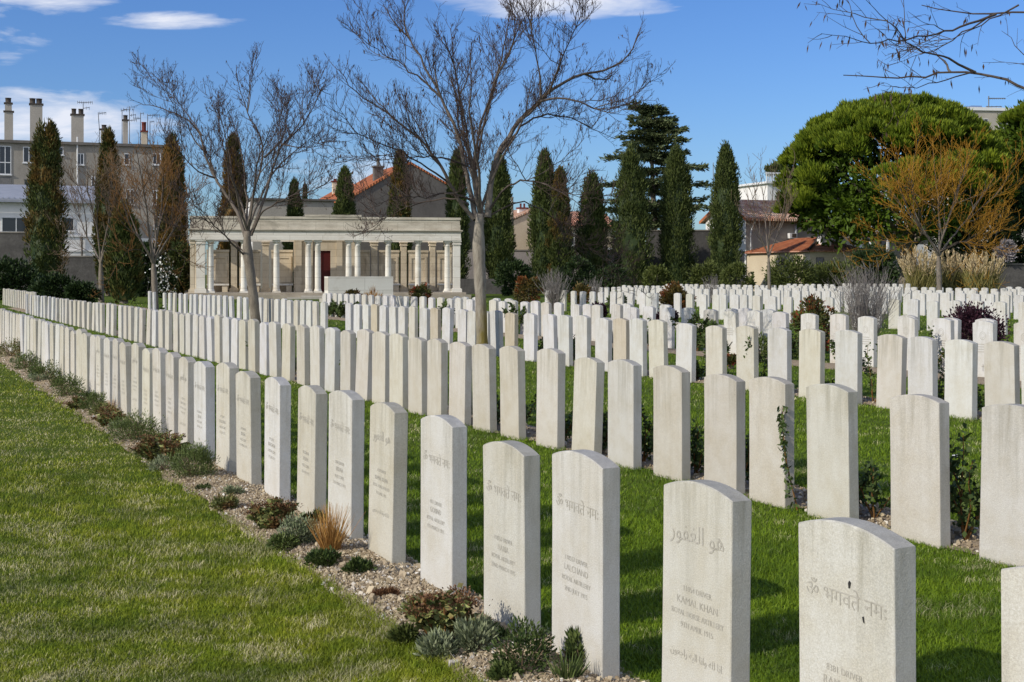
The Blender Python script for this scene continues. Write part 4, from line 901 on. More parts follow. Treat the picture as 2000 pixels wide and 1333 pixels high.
# pampas grass
def pampas(label, px, Z, wpx, hpx, seed, n=60):
    rg = np.random.default_rng(seed); root = thing('pampas_grass', label, 'grass', ((px - HX) / F * Z, Z, 0), 0, 'pampas grass clumps')
    h = hpx / F * Z; w = wpx / F * Z / 2; mb = MB(); pb = MB()
    for _ in range(n):
        x = rg.uniform(-1, 1); D = np.array([x * w / h * .9, rg.normal(0, .2), 1]); L = wander((x * w * .35, rg.normal(0, .3), 0), D, h * rg.uniform(.72, 1.06), 7, rg, .0, .05)
        mb.tube(L, np.linspace(.014, .008, 7), 3)
        k = 38; t = rg.uniform(.55, 1, k); i = (t * 6).astype(int).clip(0, 5); P = L[i] + (L[i + 1] - L[i]) * (t * 6 - i)[:, None]
        pb.leaves(P + rg.normal(0, .03, (k, 3)), nrm(L[-1] - L[0]) * 1.2 + rg.normal(0, .28, (k, 3)), .26, .05, rg)
    k = n * 26; a = rg.uniform(0, 6.28, k); P = np.stack([rg.uniform(-1, 1, k) * w * .75, rg.normal(0, .35, k), rg.random(k) * h * .35], 1)
    mb.leaves(P, np.stack([np.cos(a) * .5, np.sin(a) * .5, np.full(k, 1.0)], 1), h * .34, .035, rg)
    mb.build('leaves', M['pampas_leaf'], root); pb.build('plumes', M['pampas'], root)
pampas('pampas grass clump left of the orange twig tree', 1800, 88, 66, 92, 61); pampas('pampas grass clump right behind the orange twig tree stem', 1858, 90, 58, 84, 62, 44); pampas('pampas grass clump nearest the stone wall', 1918, 88, 74, 86, 63)

# ------------------------------------------------------------------ bed plants by the front row
def tuft(label, px, py, hpx, wpx, mat, seed, n=160, name='grass_tuft', cat='plant', wd=.0028):
    rg = np.random.default_rng(seed); g = ground(px, py); s = g.y / F; root = thing(name, label, cat, (g.x, g.y, .01))
    h = hpx * s; w = wpx * s / 2; mb = MB()
    a = rg.uniform(0, 6.28, n); r = rg.random(n) ** .7
    for i in range(n):
        D = np.array([math.cos(a[i]) * r[i] * w / h, math.sin(a[i]) * r[i] * w / h, 1]); L = h * rg.uniform(.45, 1.05)
        P = wander((math.cos(a[i]) * .25 * w * r[i], math.sin(a[i]) * .25 * w * r[i], -.01), D, L, 5, rg, -.06 * r[i], .07)
        S = nrm(np.cross(D, rg.normal(size=3))) * wd; k = np.linspace(1, .15, 5)[:, None]
        V = np.concatenate([P - S * k, P + S * k]); mb.add(V, [(j, j + 1, j + 6, j + 5) for j in range(4)], rg.random())
    mb.build('blades', M[mat], root); return root
def sedum(label, px, py, wpx, hpx, seed, heads=16):
    wpx, hpx, heads = wpx * 1.15, hpx * 1.15, int(heads * 1.5)
    rg = np.random.default_rng(seed); g = ground(px, py); s = g.y / F; root = thing('sedum_plant', label, 'plant', (g.x, g.y, .01))
    h = hpx * s; w = wpx * s / 2; lb = MB(); hb = MB(); sb = MB()
    for i in range(heads):
        a = rg.uniform(0, 6.28); r = rg.random() ** .6; tip = np.array([math.cos(a) * r * w, math.sin(a) * r * w * .8, h * rg.uniform(.55, 1.0) * (1 - .3 * r)])
        L = smooth_line([(tip[0] * .25, tip[1] * .25, 0), tip * np.array([.7, .7, .5]), tip], 6); sb.tube(L, np.linspace(.006, .004, 6), 4)
        k = 44; t = rg.random(k); P = L[0] + (L[-1] - L[0]) * t[:, None] + rg.normal(0, .006, (k, 3)); b_ = rg.uniform(0, 6.28, k)
        lb.leaves(P, np.stack([np.cos(b_), np.sin(b_), rg.uniform(-.1, .6, k)], 1), max(.042, g.y * .0028), max(.024, g.y * .0016), rg)
        if i < heads * .5:
            k = 70; o = rg.normal(size=(k, 3)) * np.array([.024, .024, .007]); hb.leaves(tip + o, o * 20 + UP, .011, .009, rg)
    lb.build('leaves', M['sedum_leaf'], root); sb.build('stems', M['twig_rust'], root); hb.build('flower_heads', M['sedum_head'], root)
    return root
def lowbush(label, px, py, wpx, hpx, mat, seed, K=60, n=40, leaf=(.022, .006), up=.8, name='low_shrub'):
    rg = np.random.default_rng(seed); g = ground(px, py); s = g.y / F; root = thing(name, label, 'plant', (g.x, g.y, .01))
    wpx, hpx = wpx * 1.2, hpx * 1.15; mb = MB(); w = wpx * s / 2; h = hpx * s; lf = (max(leaf[0], g.y * .0011), max(leaf[1], g.y * .0005))
    blob_leaves(mb, w, w * .85, h * .62, h * .42, K, n, lf[0], lf[1], rg, up, 1.1, .4, cs=.38, bottom=.0); mb.build('foliage', M[mat], root)
    sb = MB()
    for _ in range(9):
        a = rg.uniform(0, 6.28); sb.tube(wander((0, 0, -.01), (math.cos(a) * .7, math.sin(a) * .7, 1), h * .8, 5, rg, .1, .15), np.linspace(.005, .002, 5), 4)
    sb.build('stem', M['twig_grey'], root); return root
sedum('large brown headed sedum spilling over the lawn edge, front bed', 872, 1262, 135, 105, 400, 26)
lowbush('silver leaved plant right of the large sedum', 925, 1282, 80, 55, 'silver_leaf', 401, 40, 40, (.03, .009))
lowbush('low silver plant at the lawn edge below the large sedum', 858, 1290, 70, 34, 'silver_leaf', 402, 30, 40, (.028, .008))
lowbush('grey green twiggy bush at the foot of the fourth stone from right', 1022, 1328, 110, 92, 'rose_leaf', 403, 60, 34, (.018, .008), .5)
tuft('spiky green iris clump at the bottom edge by the fourth stone', 1108, 1345, 78, 90, 'lavender', 404, 90, 'iris_clump', wd=.006)
lowbush('upright green leafy plant behind the spiky clump', 1128, 1318, 48, 70, 'lavender', 405, 24, 40, (.03, .008), 1.2)
lowbush('dry reddish brown mat on the open gravel', 756, 1176, 50, 16, 'sedum_head', 406, 24, 40, (.02, .005), .5)
tuft('orange dry grass tuft in front of a headstone', 645, 1088, 104, 84, 'straw', 407, 380)
lowbush('low green mat below the orange grass tuft', 632, 1112, 66, 26, 'rose_leaf', 408, 36, 40, (.02, .01))
lowbush('grey green mound left of the orange grass tuft', 580, 1070, 78, 44, 'silver_leaf', 409, 50, 44, (.02, .009))
sedum('small brown sedum left of the grey green mound', 532, 1040, 76, 58, 410, 16)
tuft('small dark green grass tuft on the gravel', 486, 990, 20, 46, 'lavender', 411, 90, wd=.002)
lowbush('tiny green seedling patch on the gravel', 402, 962, 34, 10, 'rose_leaf', 412, 10, 30)
lowbush('bright green lavender mound, nearest of the lavenders', 376, 938, 84, 56, 'lavender', 413, 80, 60, (.022, .005))
sedum('brown sedum behind the nearest lavender', 322, 908, 100, 58, 414, 24)
lowbush('silver mat at the lawn edge below the brown sedum', 322, 922, 66, 22, 'silver_leaf', 415, 30, 40)
lowbush('wide green lavender, second of the lavenders', 262, 866, 100, 46, 'lavender', 416, 80, 56, (.024, .006))
tuft('rusty orange tuft between the second and third lavender', 216, 812, 34, 28, 'straw', 417, 110)
lowbush('green lavender beside the rusty tuft', 184, 808, 48, 34, 'lavender', 418, 50, 50, (.024, .006))
sedum('brown sedum by the rusty tuft', 212, 836, 60, 34, 419, 14)
lowbush('round green lavender, fourth of the lavenders', 132, 778, 60, 36, 'lavender', 420, 50, 50, (.026, .007))
sedum('small brown sedum between the fourth and fifth lavender', 152, 802, 46, 22, 421, 10)
lowbush('green lavender, fifth of the lavenders', 90, 746, 60, 30, 'lavender', 422, 44, 46, (.028, .008))
lowbush('olive lavender, sixth of the lavenders', 52, 724, 52, 26, 'lavender', 423, 40, 46, (.03, .009))
lowbush('brownish plant near the left edge of the front bed', 20, 700, 54, 28, 'sedum_leaf', 424, 40, 46, (.03, .009))
lowbush('silver mat in the far part of the front bed', 72, 748, 44, 14, 'silver_leaf', 425, 20, 40)

# leafy rose sprigs in the beds behind rows two to four
def rose(parent_label, g, h, seed, n=5, spread=.35, grp='rose sprigs between the headstones'):
    rg = np.random.default_rng(seed); root = thing('rose_sprig', parent_label, 'plant', (g.x, g.y, .02), 0, grp)
    sb = MB(); lb = MB()
    for i in range(n):
        s_, q_ = rg.uniform(-1, 1), rg.uniform(.0, .8); L = wander((0, 0, -.02), ((UX * s_ + NX * q_) * spread * 1.5, (UY * s_ + NY * q_) * spread * 1.5, 1), h * rg.uniform(.5, 1.15), 8, rg, .03, .16)
        sb.tube(L, np.linspace(.006, .0025, 8), 5)
        k = int(11 + h * 26); t = .2 + .8 * rg.random(k) ** .7; j = (t * 7).astype(int).clip(0, 6); P = L[j] + (L[j + 1] - L[j]) * (t * 7 - j)[:, None]
        for q in range(3):
            A = rg.normal(size=(k, 3)) + UP * .3; sc = max(1, g.y / 14)
            lb.leaves(P + rg.normal(0, .02, (k, 3)), A, .042 * sc, .024 * sc, rg)
    sb.build('stem', M['twig_rust'], root); lb.build('leaves', M['rose_leaf'], root)
def sprig_row(row, d, lst, seed, word):
    for i, (px, h, n) in enumerate(lst):
        near = min((s for s in STONES if s[1] == row), key=lambda s: abs(s[3] + 6 - px))
        used = SPR.setdefault((row, near[2]), 0); SPR[(row, near[2])] += 1
        rose('%s rose sprig %s the %s headstone from right in the %s row' % (word if h < .5 else 'tall', ['behind', 'close beside', 'just left of', 'low beside'][used], ordw(near[2]), row), on_row(px, d), h, seed + i, n)
SPR = {}
sprig_row('second', 5.33, [(1885, .62, 9), (1706, .5, 4), (1660, .36, 3), (1446, .4, 5), (1356, .42, 5), (1255, .44, 6), (1172, .42, 5), (1100, .3, 3), (1014, .36, 5), (958, .4, 4), (915, .3, 3), (832, .4, 4), (775, .3, 3), (690, .42, 4), (560, .3, 3), (520, .55, 4), (478, .5, 4), (440, .4, 3), (372, .55, 4), (330, .5, 4), (300, .66, 5), (238, .45, 4), (180, .5, 3), (125, .4, 3), (85, .4, 3)], 500, 'leafy')
sprig_row('third', 10.12, [(1900, .4, 5), (1835, .5, 4), (1706, .62, 5), (1600, .3, 4), (1476, .62, 4), (1405, .3, 4), (1362, .36, 5), (1210, .3, 3), (1180, .45, 4), (1118, .5, 5), (1050, .4, 4), (935, .5, 4), (820, .42, 3), (735, .5, 3), (690, .5, 3)], 560, 'small leafy')
sprig_row('fourth', 13.9, [(1860, .5, 5), (1822, .62, 5), (1730, .55, 5), (1640, .5, 5), (1540, .6, 6), (1360, .7, 7), (1342, .66, 6), (1265, .5, 5), (1180, .45, 4), (1005, .7, 6), (850, .5, 4), (865, .6, 4), (795, .45, 4), (690, .5, 4), (662, .6, 4), (640, .6, 4)], 600, 'leafy')

# the vine that climbs one headstone of the second row
st = [o for o, r_, n, px in STONES if r_ == 'second' and px == 1463][0]; rg = np.random.default_rng(9)
root = thing('climbing_vine', 'dark leafy vine climbing the right front edge of a second row headstone', 'vine', st.location); root.rotation_euler = st.rotation_euler
L = smooth_line([(.47, .03, 0), (.44, .0, .18), (.40, -.012, .32), (.385, -.014, .46), (.372, -.012, .56), (.376, -.012, .64)], 14)
sb = MB(); sb.tube(L, np.linspace(.006, .002, 14), 5); sb.build('stem', M['twig_rust'], root); lb = MB(); k = 150; t = rg.random(k) ** .8; j = (t * 13).astype(int).clip(0, 12); P = L[j] + (L[j + 1] - L[j]) * (t * 13 - j)[:, None] + rg.normal(0, .014, (k, 3)) * np.array([1.3, .5, 1]); P[:, 1] = np.minimum(P[:, 1], -.004)
A = rg.normal(size=(k, 3)) * np.array([1, .4, 1]) + np.array([0, -.3, -.25]); lb.leaves(P, A, .040, .020, rg); lb.build('leaves', M['rose_leaf'], root)

rg = np.random.default_rng(88)
sp = [('rose_leaf', 60, 26), ('olive_leaf', 52, 22), ('lavender', 56, 24), ('silver_leaf', 46, 18), ('sedum_leaf', 58, 28)]
done = {}
for i, (px, py) in enumerate(((700, 1130), (612, 1030), (552, 1078), (455, 975), (440, 1000), (352, 905), (300, 872), (292, 895), (236, 842), (200, 815), (165, 792), (110, 760), (70, 735), (34, 712), (815, 1215), (960, 1262), (790, 1262), (985, 1338))):
    m, w, h = sp[i % 5]; g = ground(px, py); n = min((s for s in STONES if s[1] == 'front'), key=lambda s: (s[0].location.x - g.x) ** 2 + (s[0].location.y - g.y) ** 2)[2]
    q = done.get(n, 0); done[n] = q + 1; sc = .55 + .45 * (py - 535) / 600
    word = {'rose_leaf': 'dark green', 'olive_leaf': 'olive', 'lavender': 'bright green', 'silver_leaf': 'greyish', 'sedum_leaf': 'yellow green'}[m]
    lowbush('low straggling %s plant %s the %s headstone from right, front bed' % (word, ('before', 'just below')[min(q, 1)], ordw(n)), px, py, w * sc * rg.uniform(.8, 1.2), h * sc, m, 700 + i, 26, 34, (.024, .010), rg.uniform(.2, .9), 'low_plant')
# ------------------------------------------------------------------ buildings
class Facade:
    def __init__(self, name, label, cat, px0, Z0, rot=20, group=None):
        self.Z0, self.a0 = Z0, (px0 - HX) / F; self.r = R(rot); self.ex, self.ey = math.cos(self.r), math.sin(self.r)
        self.root = thing(name, label, cat, (self.a0 * Z0, Z0, 0), self.r, group)
    def t(self, px, y=0):
        a = (px - HX) / F; X0 = self.a0 * self.Z0 - self.ey * y; Z0 = self.Z0 + self.ex * y
        return (a * Z0 - X0) / (self.ex - a * self.ey)
    def z(self, px, py, y=0):
        return H + (HY - py) / F * (self.Z0 + self.ey * self.t(px, y) + self.ex * y)
    def part(self, mb, name, mat, smooth=False, parent=None): return mb.build(name, M[mat] if isinstance(mat, str) else mat, parent or self.root, smooth)
    def window(self, p0, y0, p1, y1, mull=1, frame='frame_white', dark='glass', sill=True, y=0, trans=0):
        x0, x1 = self.t(p0, y), self.t(p1, y); z1, z0 = self.z(p0, y0, y), self.z(p0, y1, y); w = .07
        b = MB(); f = -.05 + y
        b.box(x0, x1, f, .03 + y, z0, z0 + w); b.box(x0, x1, f, .03 + y, z1 - w, z1); b.box(x0, x0 + w, f, .03 + y, z0 + w, z1 - w); b.box(x1 - w, x1, f, .03 + y, z0 + w, z1 - w)
        for i in range(mull):
            xm = x0 + (x1 - x0) * (i + 1) / (mull + 1); b.box(xm - w / 2, xm + w / 2, f + .003, .03 + y, z0 + w, z1 - w)
        if trans:
            zm = z0 + (z1 - z0) * trans; b.box(x0 + w, x1 - w, f + .006, .03 + y, zm - .04, zm + .04)
        o = self.part(b, 'window', frame)
        b = MB(); b.box(x0 + w, x1 - w, f + .025, f + .035, z0 + w, z1 - w); self.part(b, 'pane', dark, False, o)
        if sill:
            b = MB(); b.box(x0 - .08, x1 + .08, f - .08, y - .004, z0 - .09, z0 - .004); self.part(b, 'sill', frame, False, o)
        return o
    def chimney(self, p0, y0, p1, y1, yd, mat, pots, potmat='pot', dep=None, cap=True):
        x0, x1 = self.t(p0, yd), self.t(p1, yd); z1, z0 = self.z(p0, y0, yd), self.z(p0, y1, yd) - .3; d = dep or max(.5, (x1 - x0) * .7)
        b = MB(); b.box(x0, x1, yd, yd + d, z0, z1); o = self.part(b, 'chimney', mat)
        if cap:
            b = MB(); b.box(x0 - .09, x1 + .09, yd - .09, yd + d + .09, z1 + .003, z1 + .13); self.part(b, 'cap', potmat, False, o)
        for i, (pc, pw, ph) in enumerate(pots):
            xc = self.t(pc, yd); r = pw / F * self.Z0 / 2; hh = ph / F * self.Z0; zb = z1 + .13
            b = MB(); b.lathe([(r * .95, zb), (r, zb + hh * .08), (r * .93, zb + hh * .12), (r * .96, zb + hh * .88), (r * 1.08, zb + hh * .9), (r * 1.08, zb + hh)], xc, yd + d / 2, 12); self.part(b, 'chimney_pot', potmat, True, o)
        return o
    def antenna(self, px, y0, y1, yd, arm=(), r=.035, lean=0):
        x = self.t(px, yd); z1, z0 = self.z(px, y0, yd), self.z(px, y1, yd) - .3; s = self.Z0 / F
        b = MB(); b.tube([(x, yd, z0), (x, yd, (z0 + z1) / 2), (x + lean, yd, z1)], r, 5)
        for (ay, l, rr, n) in arm:
            z = self.z(px, ay, yd); b.tube([(x - l * s, yd, z + .02), (x, yd, z), (x + rr * s, yd, z + .1)], r * .8, 4)
            for i in range(n):
                q = x - l * s + (l + rr) * s * i / max(1, n - 1); b.tube([(q, yd - .28, z + .04), (q, yd, z + .05), (q, yd + .28, z + .06)], r * .55, 4)
                b.tube([(q, yd, z - .13), (q, yd, z + .02), (q, yd, z + .17)], r * .5, 4)
        return self.part(b, 'antenna', 'metal')

# stone colonnade
fc = Facade('colonnade', 'pale stone colonnade with round columns and a dark red door beyond the lawn', 'colonnade', 370, 76.6, 10)
r0 = fc.root; FZ = .36; WID = fc.t(900); DEP = 4.6; ARCH, CORN, TOP = 3.43, 4.06, 4.80
b = MB(); b.box(-.55, WID + .55, -.55, DEP + .4, -.1, FZ - .14); b.box(-.28, WID + .28, -.28, DEP + .3, FZ - .136, FZ); fc.part(b, 'floor_slab', 'paving')
b = MB(); x0, x1 = fc.t(560), fc.t(640); b.box(x0, x1 + 1.2, -1.5, -.56, -.1, .10); b.box(x0 + .8, x1 + 1.2, -1.1, -.56, .104, .19); fc.part(b, 'step', 'kerb')
def column(xc, yc, mat='portico_front', r=.178, z0=FZ, z1=ARCH):
    hh = z1 - z0; p = [(r * 1.3, z0 + .08), (r * 1.3, z0 + .11), (r * 1.12, z0 + .14), (r * 1.18, z0 + .18), (r * 1.03, z0 + .21), (r, z0 + .24), (r * .99, z0 + hh * .35), (r * .955, z0 + hh * .65), (r * .88, z1 - .32), (r * .95, z1 - .305), (r * .95, z1 - .28), (r * .88, z1 - .265), (r * .9, z1 - .2), (r * 1.08, z1 - .15), (r * 1.16, z1 - .11)]
    b = MB(); b.lathe(p, xc, yc, 24); o = fc.part(b, 'column', mat, True)
    b = MB(); b.box(xc - r * 1.36, xc + r * 1.36, yc - r * 1.36, yc + r * 1.36, z0 + .001, z0 + .08); fc.part(b, 'plinth', mat, False, o)
    b = MB(); b.box(xc - r * 1.28, xc + r * 1.28, yc - r * 1.28, yc + r * 1.28, z1 - .11, z1 - .002); fc.part(b, 'abacus', mat, False, o)
def pier(x0, x1, y0, y1, mat='portico', name='pier', z1=ARCH):
    b = MB(); b.box(x0, x1, y0, y1, FZ + .24, z1 - .24); b.box(x0 - .09, x1 + .09, y0 - .09, y1 + .09, FZ + .001, FZ + .2); b.box(x0 - .05, x1 + .05, y0 - .05, y1 + .05, FZ + .2, FZ + .24)
    b.box(x0 - .05, x1 + .05, y0 - .05, y1 + .05, z1 - .24, z1 - .17); b.box(x0 - .02, x1 + .02, y0 - .02, y1 + .02, z1 - .17, z1 - .08); b.box(x0 - .07, x1 + .07, y0 - .07, y1 + .07, z1 - .08, z1 - .002)
    return fc.part(b, name, mat)
for pc in (411, 476, 540, 602.5, 621, 681.5, 699, 759, 817.5, 875): column(fc.t(pc), .30)
pier(.03, fc.t(379.5), .10, .5, 'portico'); pier(fc.t(383), fc.t(400), .08, .56, 'portico_front'); xr = fc.t(885.5); pier(xr, WID - .02, .08, .56, 'portico_front')
for yc in (1.9, 3.1): column(.30, yc, 'portico', .17)
pier(.04, .52, DEP - .55, DEP - .05); pier(xr, WID - .02, DEP - .55, DEP - .05)
# entablature: ring of beams, open to the sky inside
def ring(z0, z1, o, t=.52):
    b.box(-o, WID + o, -o, t, z0, z1); b.box(-o, WID + o, DEP - t, DEP + o, z0, z1)
    b.box(-o, t, t, DEP - t, z0, z1); b.box(WID - t, WID + o, t, DEP - t, z0, z1)
b = MB(); ring(ARCH, ARCH + .17, .02); ring(ARCH + .173, ARCH + .46, .0); fc.part(b, 'entablature', 'portico_front')
b = MB(); ring(ARCH + .463, ARCH + .53, .03); ring(ARCH + .533, CORN - .08, .06); ring(CORN - .077, CORN, .11); fc.part(b, 'cornice', 'portico_top')
b = MB(); ring(CORN + .003, CORN + .30, -.02, .50); ring(CORN + .303, TOP - .14, -.05, .48); ring(TOP - .137, TOP, .0, .52)
xa, xb = fc.t(596), fc.t(706); b.box(xa, xb, -.03, .54, TOP + .003, TOP + .12); fc.part(b, 'parapet', 'portico_top')
# back row: panels with benches between square piers
panels = [(404, 447), (467, 508.5), (530, 571.5), (702, 722), (740.5, 779.5), (797, 836), (853, 884)]; pillars = [(451, 463), (512.5, 525), (725, 737), (783, 794), (839.5, 850)]
by = DEP - .9
for pa, pb_ in panels:
    x0, x1 = fc.t(pa, by), fc.t(pb_, by); xm = x1 + .12; x0 -= .12
    p = MB(); p.box(x0 + .12, xm - .12, by, by + .22, FZ + .001, FZ + 2.42); o = fc.part(p, 'wall_panel', 'portico')
    p = MB(); w = .13; a, c = x0 + .34, xm - .34; zz0, zz1 = FZ + .72, FZ + 2.05
    p.box(a - w, a, by - .05, by - .003, zz0 - w, zz1 + w); p.box(c, c + w, by - .05, by - .003, zz0 - w, zz1 + w); p.box(a, c, by - .05, by - .003, zz1, zz1 + w); p.box(a, c, by - .05, by - .003, zz0 - w, zz0); fc.part(p, 'moulding', 'portico', False, o)
    p = MB(); p.box(x0 + .10, xm - .10, by - .06, by + .28, FZ + 2.423, FZ + 2.56); fc.part(p, 'capping', 'portico', False, o)
    p = MB(); p.box(x0 + .14, xm - .10, by - .62, by - .10, FZ + .40, FZ + .50); o = fc.part(p, 'bench', 'portico_front')
    for q in (x0 + .2, xm - .5):
        p = MB(); p.box(q, q + .32, by - .56, by - .12, FZ + .001, FZ + .397); fc.part(p, 'bench_support', 'portico', False, o)
for pa, pb_ in pillars: pier(fc.t(pa, by), fc.t(pb_, by), by - .06, by + .34, 'portico', 'square_pillar')
# central room with the dark red doorway
xa, xb = fc.t(574, DEP - 1.9), fc.t(700, DEP - 1.9); yb = DEP - 1.9
dl, dr_ = fc.t(612.5, yb), fc.t(645.5, yb); dt = FZ + 2.5
b = MB(); b.box(xa, dl, yb, yb + .3, FZ + .001, ARCH - .003); b.box(dr_, xb, yb, yb + .3, FZ + .001, ARCH - .003); b.box(dl, dr_, yb, yb + .3, dt, ARCH - .003)
b.box(xa, xa + .3, yb + .3, DEP - .52, FZ + .001, ARCH - .003); b.box(xb - .3, xb, yb + .3, DEP - .52, FZ + .001, ARCH - .003); b.box(xa + .3, xb - .3, DEP - .8, DEP - .523, FZ + .001, ARCH - .003)
for q in (xa + .1, dl - .42, dr_ + .35, xb - .5): b.box(q, q + .36, yb - .09, yb - .002, FZ + .001, ARCH - .02)
fc.part(b, 'chamber_wall', 'portico')
b = MB(); b.box(dl, dr_, yb + .12, yb + .18, FZ + .001, dt - .003); o = fc.part(b, 'door', 'red_door')
b = MB(); b.box((dl + dr_) / 2 - .02, (dl + dr_) / 2 + .02, yb + .09, yb + .118, FZ + .001, dt - .003); fc.part(b, 'door_rail', 'red_door', False, o)
b = MB(); b.box(xa, xb, yb - .05, DEP - .53, ARCH - .001, ARCH + .16); fc.part(b, 'ceiling_slab', 'portico')

# altar-like stone block
fs = Facade('stone_block', 'long low altar shaped stone block with a sunlit end, in front of the colonnade', 'memorial', 641, 67.5, 20)
x1 = fs.t(768); zt = fs.z(641, 540.5)
b = MB(); b.box(0, x1, 0, .92, .34, zt); fs.part(b, 'block', 'portico_front')
b = MB(); b.box(-.22, x1 + .22, -.22, 1.14, -.1, .2); b.box(-.10, x1 + .10, -.10, 1.02, .203, .337); fs.part(b, 'plinth', 'kerb')

# apartment block at the far left
f = Facade('apartment_block', 'weathered grey apartment block with tall chimneys, behind the leftmost cypresses', 'building', -70, 118, 20)
x1 = f.t(346); zt = f.z(0, 273.5)
b = MB(); b.box(0, x1, 0, 9, -.2, zt - .25); f.part(b, 'wall', 'render_grey')
b = MB(); b.box(-.25, x1 + .25, -.28, 9.25, zt - .247, zt); f.part(b, 'roof_slab', 'render_dark')
f.window(-2, 285, 22, 341, 1, trans=.42); f.window(45, 287, 68, 318, 1); f.window(113, 287, 124, 303, 0); f.window(242, 300, 253, 322, 0); f.window(298, 300, 314, 322, 1); f.window(47, 350, 62, 378, 1, 'shutter'); f.window(-4, 345, 22, 372, 0, 'shutter', 'shutter', False); f.window(246, 370, 262, 400, 1); f.window(150, 300, 164, 322, 1); f.window(178, 345, 192, 370, 1); f.window(298, 372, 314, 400, 1)
b = MB(); xx = f.t(151); b.tube([(xx, -.1, 3), (xx, -.1, 9), (xx, -.1, f.z(151, 268))], .07, 6); f.part(b, 'drainpipe', 'frame_white')
f.chimney(8.5, 219, 25.5, 273, 2.2, 'render_mid', []); f.chimney(9.5, 203, 23, 218, 2.3, 'render_mid', [(16, 11.5, 9.5)], 'pot', .5)
f.chimney(58.5, 204.5, 83, 273, 2.2, 'render_mid', [(63.5, 11.5, 10.5), (76.5, 11.5, 10.5)]); f.chimney(139.5, 225, 163.5, 273, 2.4, 'render_mid', [(144.5, 9.5, 11), (158, 9.5, 11)])
f.chimney(197, 254, 208.5, 276, 2.4, 'render_mid', [(203.5, 10, 8)]); f.chimney(240.5, 236, 250, 277, 2.4, 'render_mid', [(245.3, 9, 9)]); f.chimney(276.5, 258, 287.5, 278, 2.4, 'render_cream', [(281.5, 9.5, 18)], 'pot_red')
f.antenna(162.5, 200, 272, 3.2, [(201, 11, 18, 9), (212, 0, 12, 3)]); f.antenna(194, 220, 274, 3, [(222, 0, 13, 5)], lean=-.1); f.antenna(238.5, 215, 274, 3, [(216, 2, 15, 4)]); f.antenna(253, 208, 275, 3.1, [(226, 0, 12, 4), (236, 0, 14, 4), (215, 12, 0, 3)]); f.antenna(274.5, 222, 276, 3, [(223, 0, 6, 2), (232, 14, 0, 5)]); f.antenna(288.5, 224, 276, 3.2, [(226, 0, 24, 6)]); f.antenna(293, 238, 276, 3.3, [(239, 0, 8, 3)])
# white annex
f = Facade('annex_building', 'low white annex with a ribbed grey roof, in front of the apartment block', 'building', -80, 104, 20)
x1 = f.t(186); zt = f.z(0, 391); zb = f.z(20, 455)
b = MB(); b.box(0, x1, 0, 6, -.2, zb); b.box(0, x1, .002, 6, zb + .002, zt); f.part(b, 'wall', 'render_white')
b = MB(); x2 = x1 + .3; z2 = zt + .62
b.add([(-.3, -.4, zt), (x2, -.4, zt), (x2, 6, zt + 1.5), (-.3, 6, zt + 1.5), (-.3, -.4, zt + .12), (x2, -.4, zt + .12), (x2, 6, zt + 1.62), (-.3, 6, zt + 1.62)], [(0, 1, 2, 3), (4, 7, 6, 5), (0, 4, 5, 1), (1, 5, 6, 2), (2, 6, 7, 3), (3, 7, 4, 0)])
for i in range(int(x2 / .42)): b.box(i * .42 - .2, i * .42 - .13, -.4, -.1, zt + .121, zt + .2)
f.part(b, 'roof', 'zinc'); b = MB(); b.box(-.3, x2, -.62, -.41, zt - .18, zt - .02); f.part(b, 'gutter', 'zinc')
f.window(3, 424, 60, 454, 1); f.window(118, 425, 145, 452, 0); b = MB(); b.box(0, x1 + .03, -.10, -.003, f.z(150, 463), f.z(150, 460)); b.box(0, x1 + .03, -.07, -.003, f.z(150, 492), f.z(150, 489)); f.part(b, 'ledge', 'render_white')
b = MB(); xx = f.t(160); b.tube([(xx, -.12, .5), (xx, -.12, 2), (xx, -.12, f.z(160, 463))], .06, 6); f.part(b, 'drainpipe', 'pot')
f = Facade('garden_building', 'pale building with a projecting ledge, glimpsed behind the rusty twig tree', 'building', 192, 110, 20)
x1 = f.t(368); b = MB(); b.box(0, x1, 0, 5, -.2, f.z(260, 408)); f.part(b, 'wall', 'render_grey'); b = MB(); b.box(-.1, x1 + .1, -.35, -.003, f.z(260, 476), f.z(260, 466)); f.part(b, 'ledge', 'render_white'); f.window(245, 420, 262, 448, 1); f.window(300, 420, 318, 448, 1)
def wall(label, p0, p1, Z, top, mat, rot=0, th=.4, name='boundary_wall', cope=True):
    f = Facade(name, label, 'wall', p0, Z, rot); x1 = f.t(p1); z1 = f.z(p0, top)
    b = MB(); b.box(0, x1, 0, th, -.2, z1); f.part(b, 'wall_face', mat)
    if cope: b = MB(); b.box(-.04, x1 + .04, -.06, th + .06, z1 + .003, z1 + .12); f.part(b, 'coping', 'render_dark')
    return f
wall('dark old stone wall below the white annex at the far left', -90, 66, 98, 456, 'shaded_old_wall'); wall('dark low garden wall behind the leftmost bare tree', 66.5, 372, 99, 503, 'shaded_old_wall')
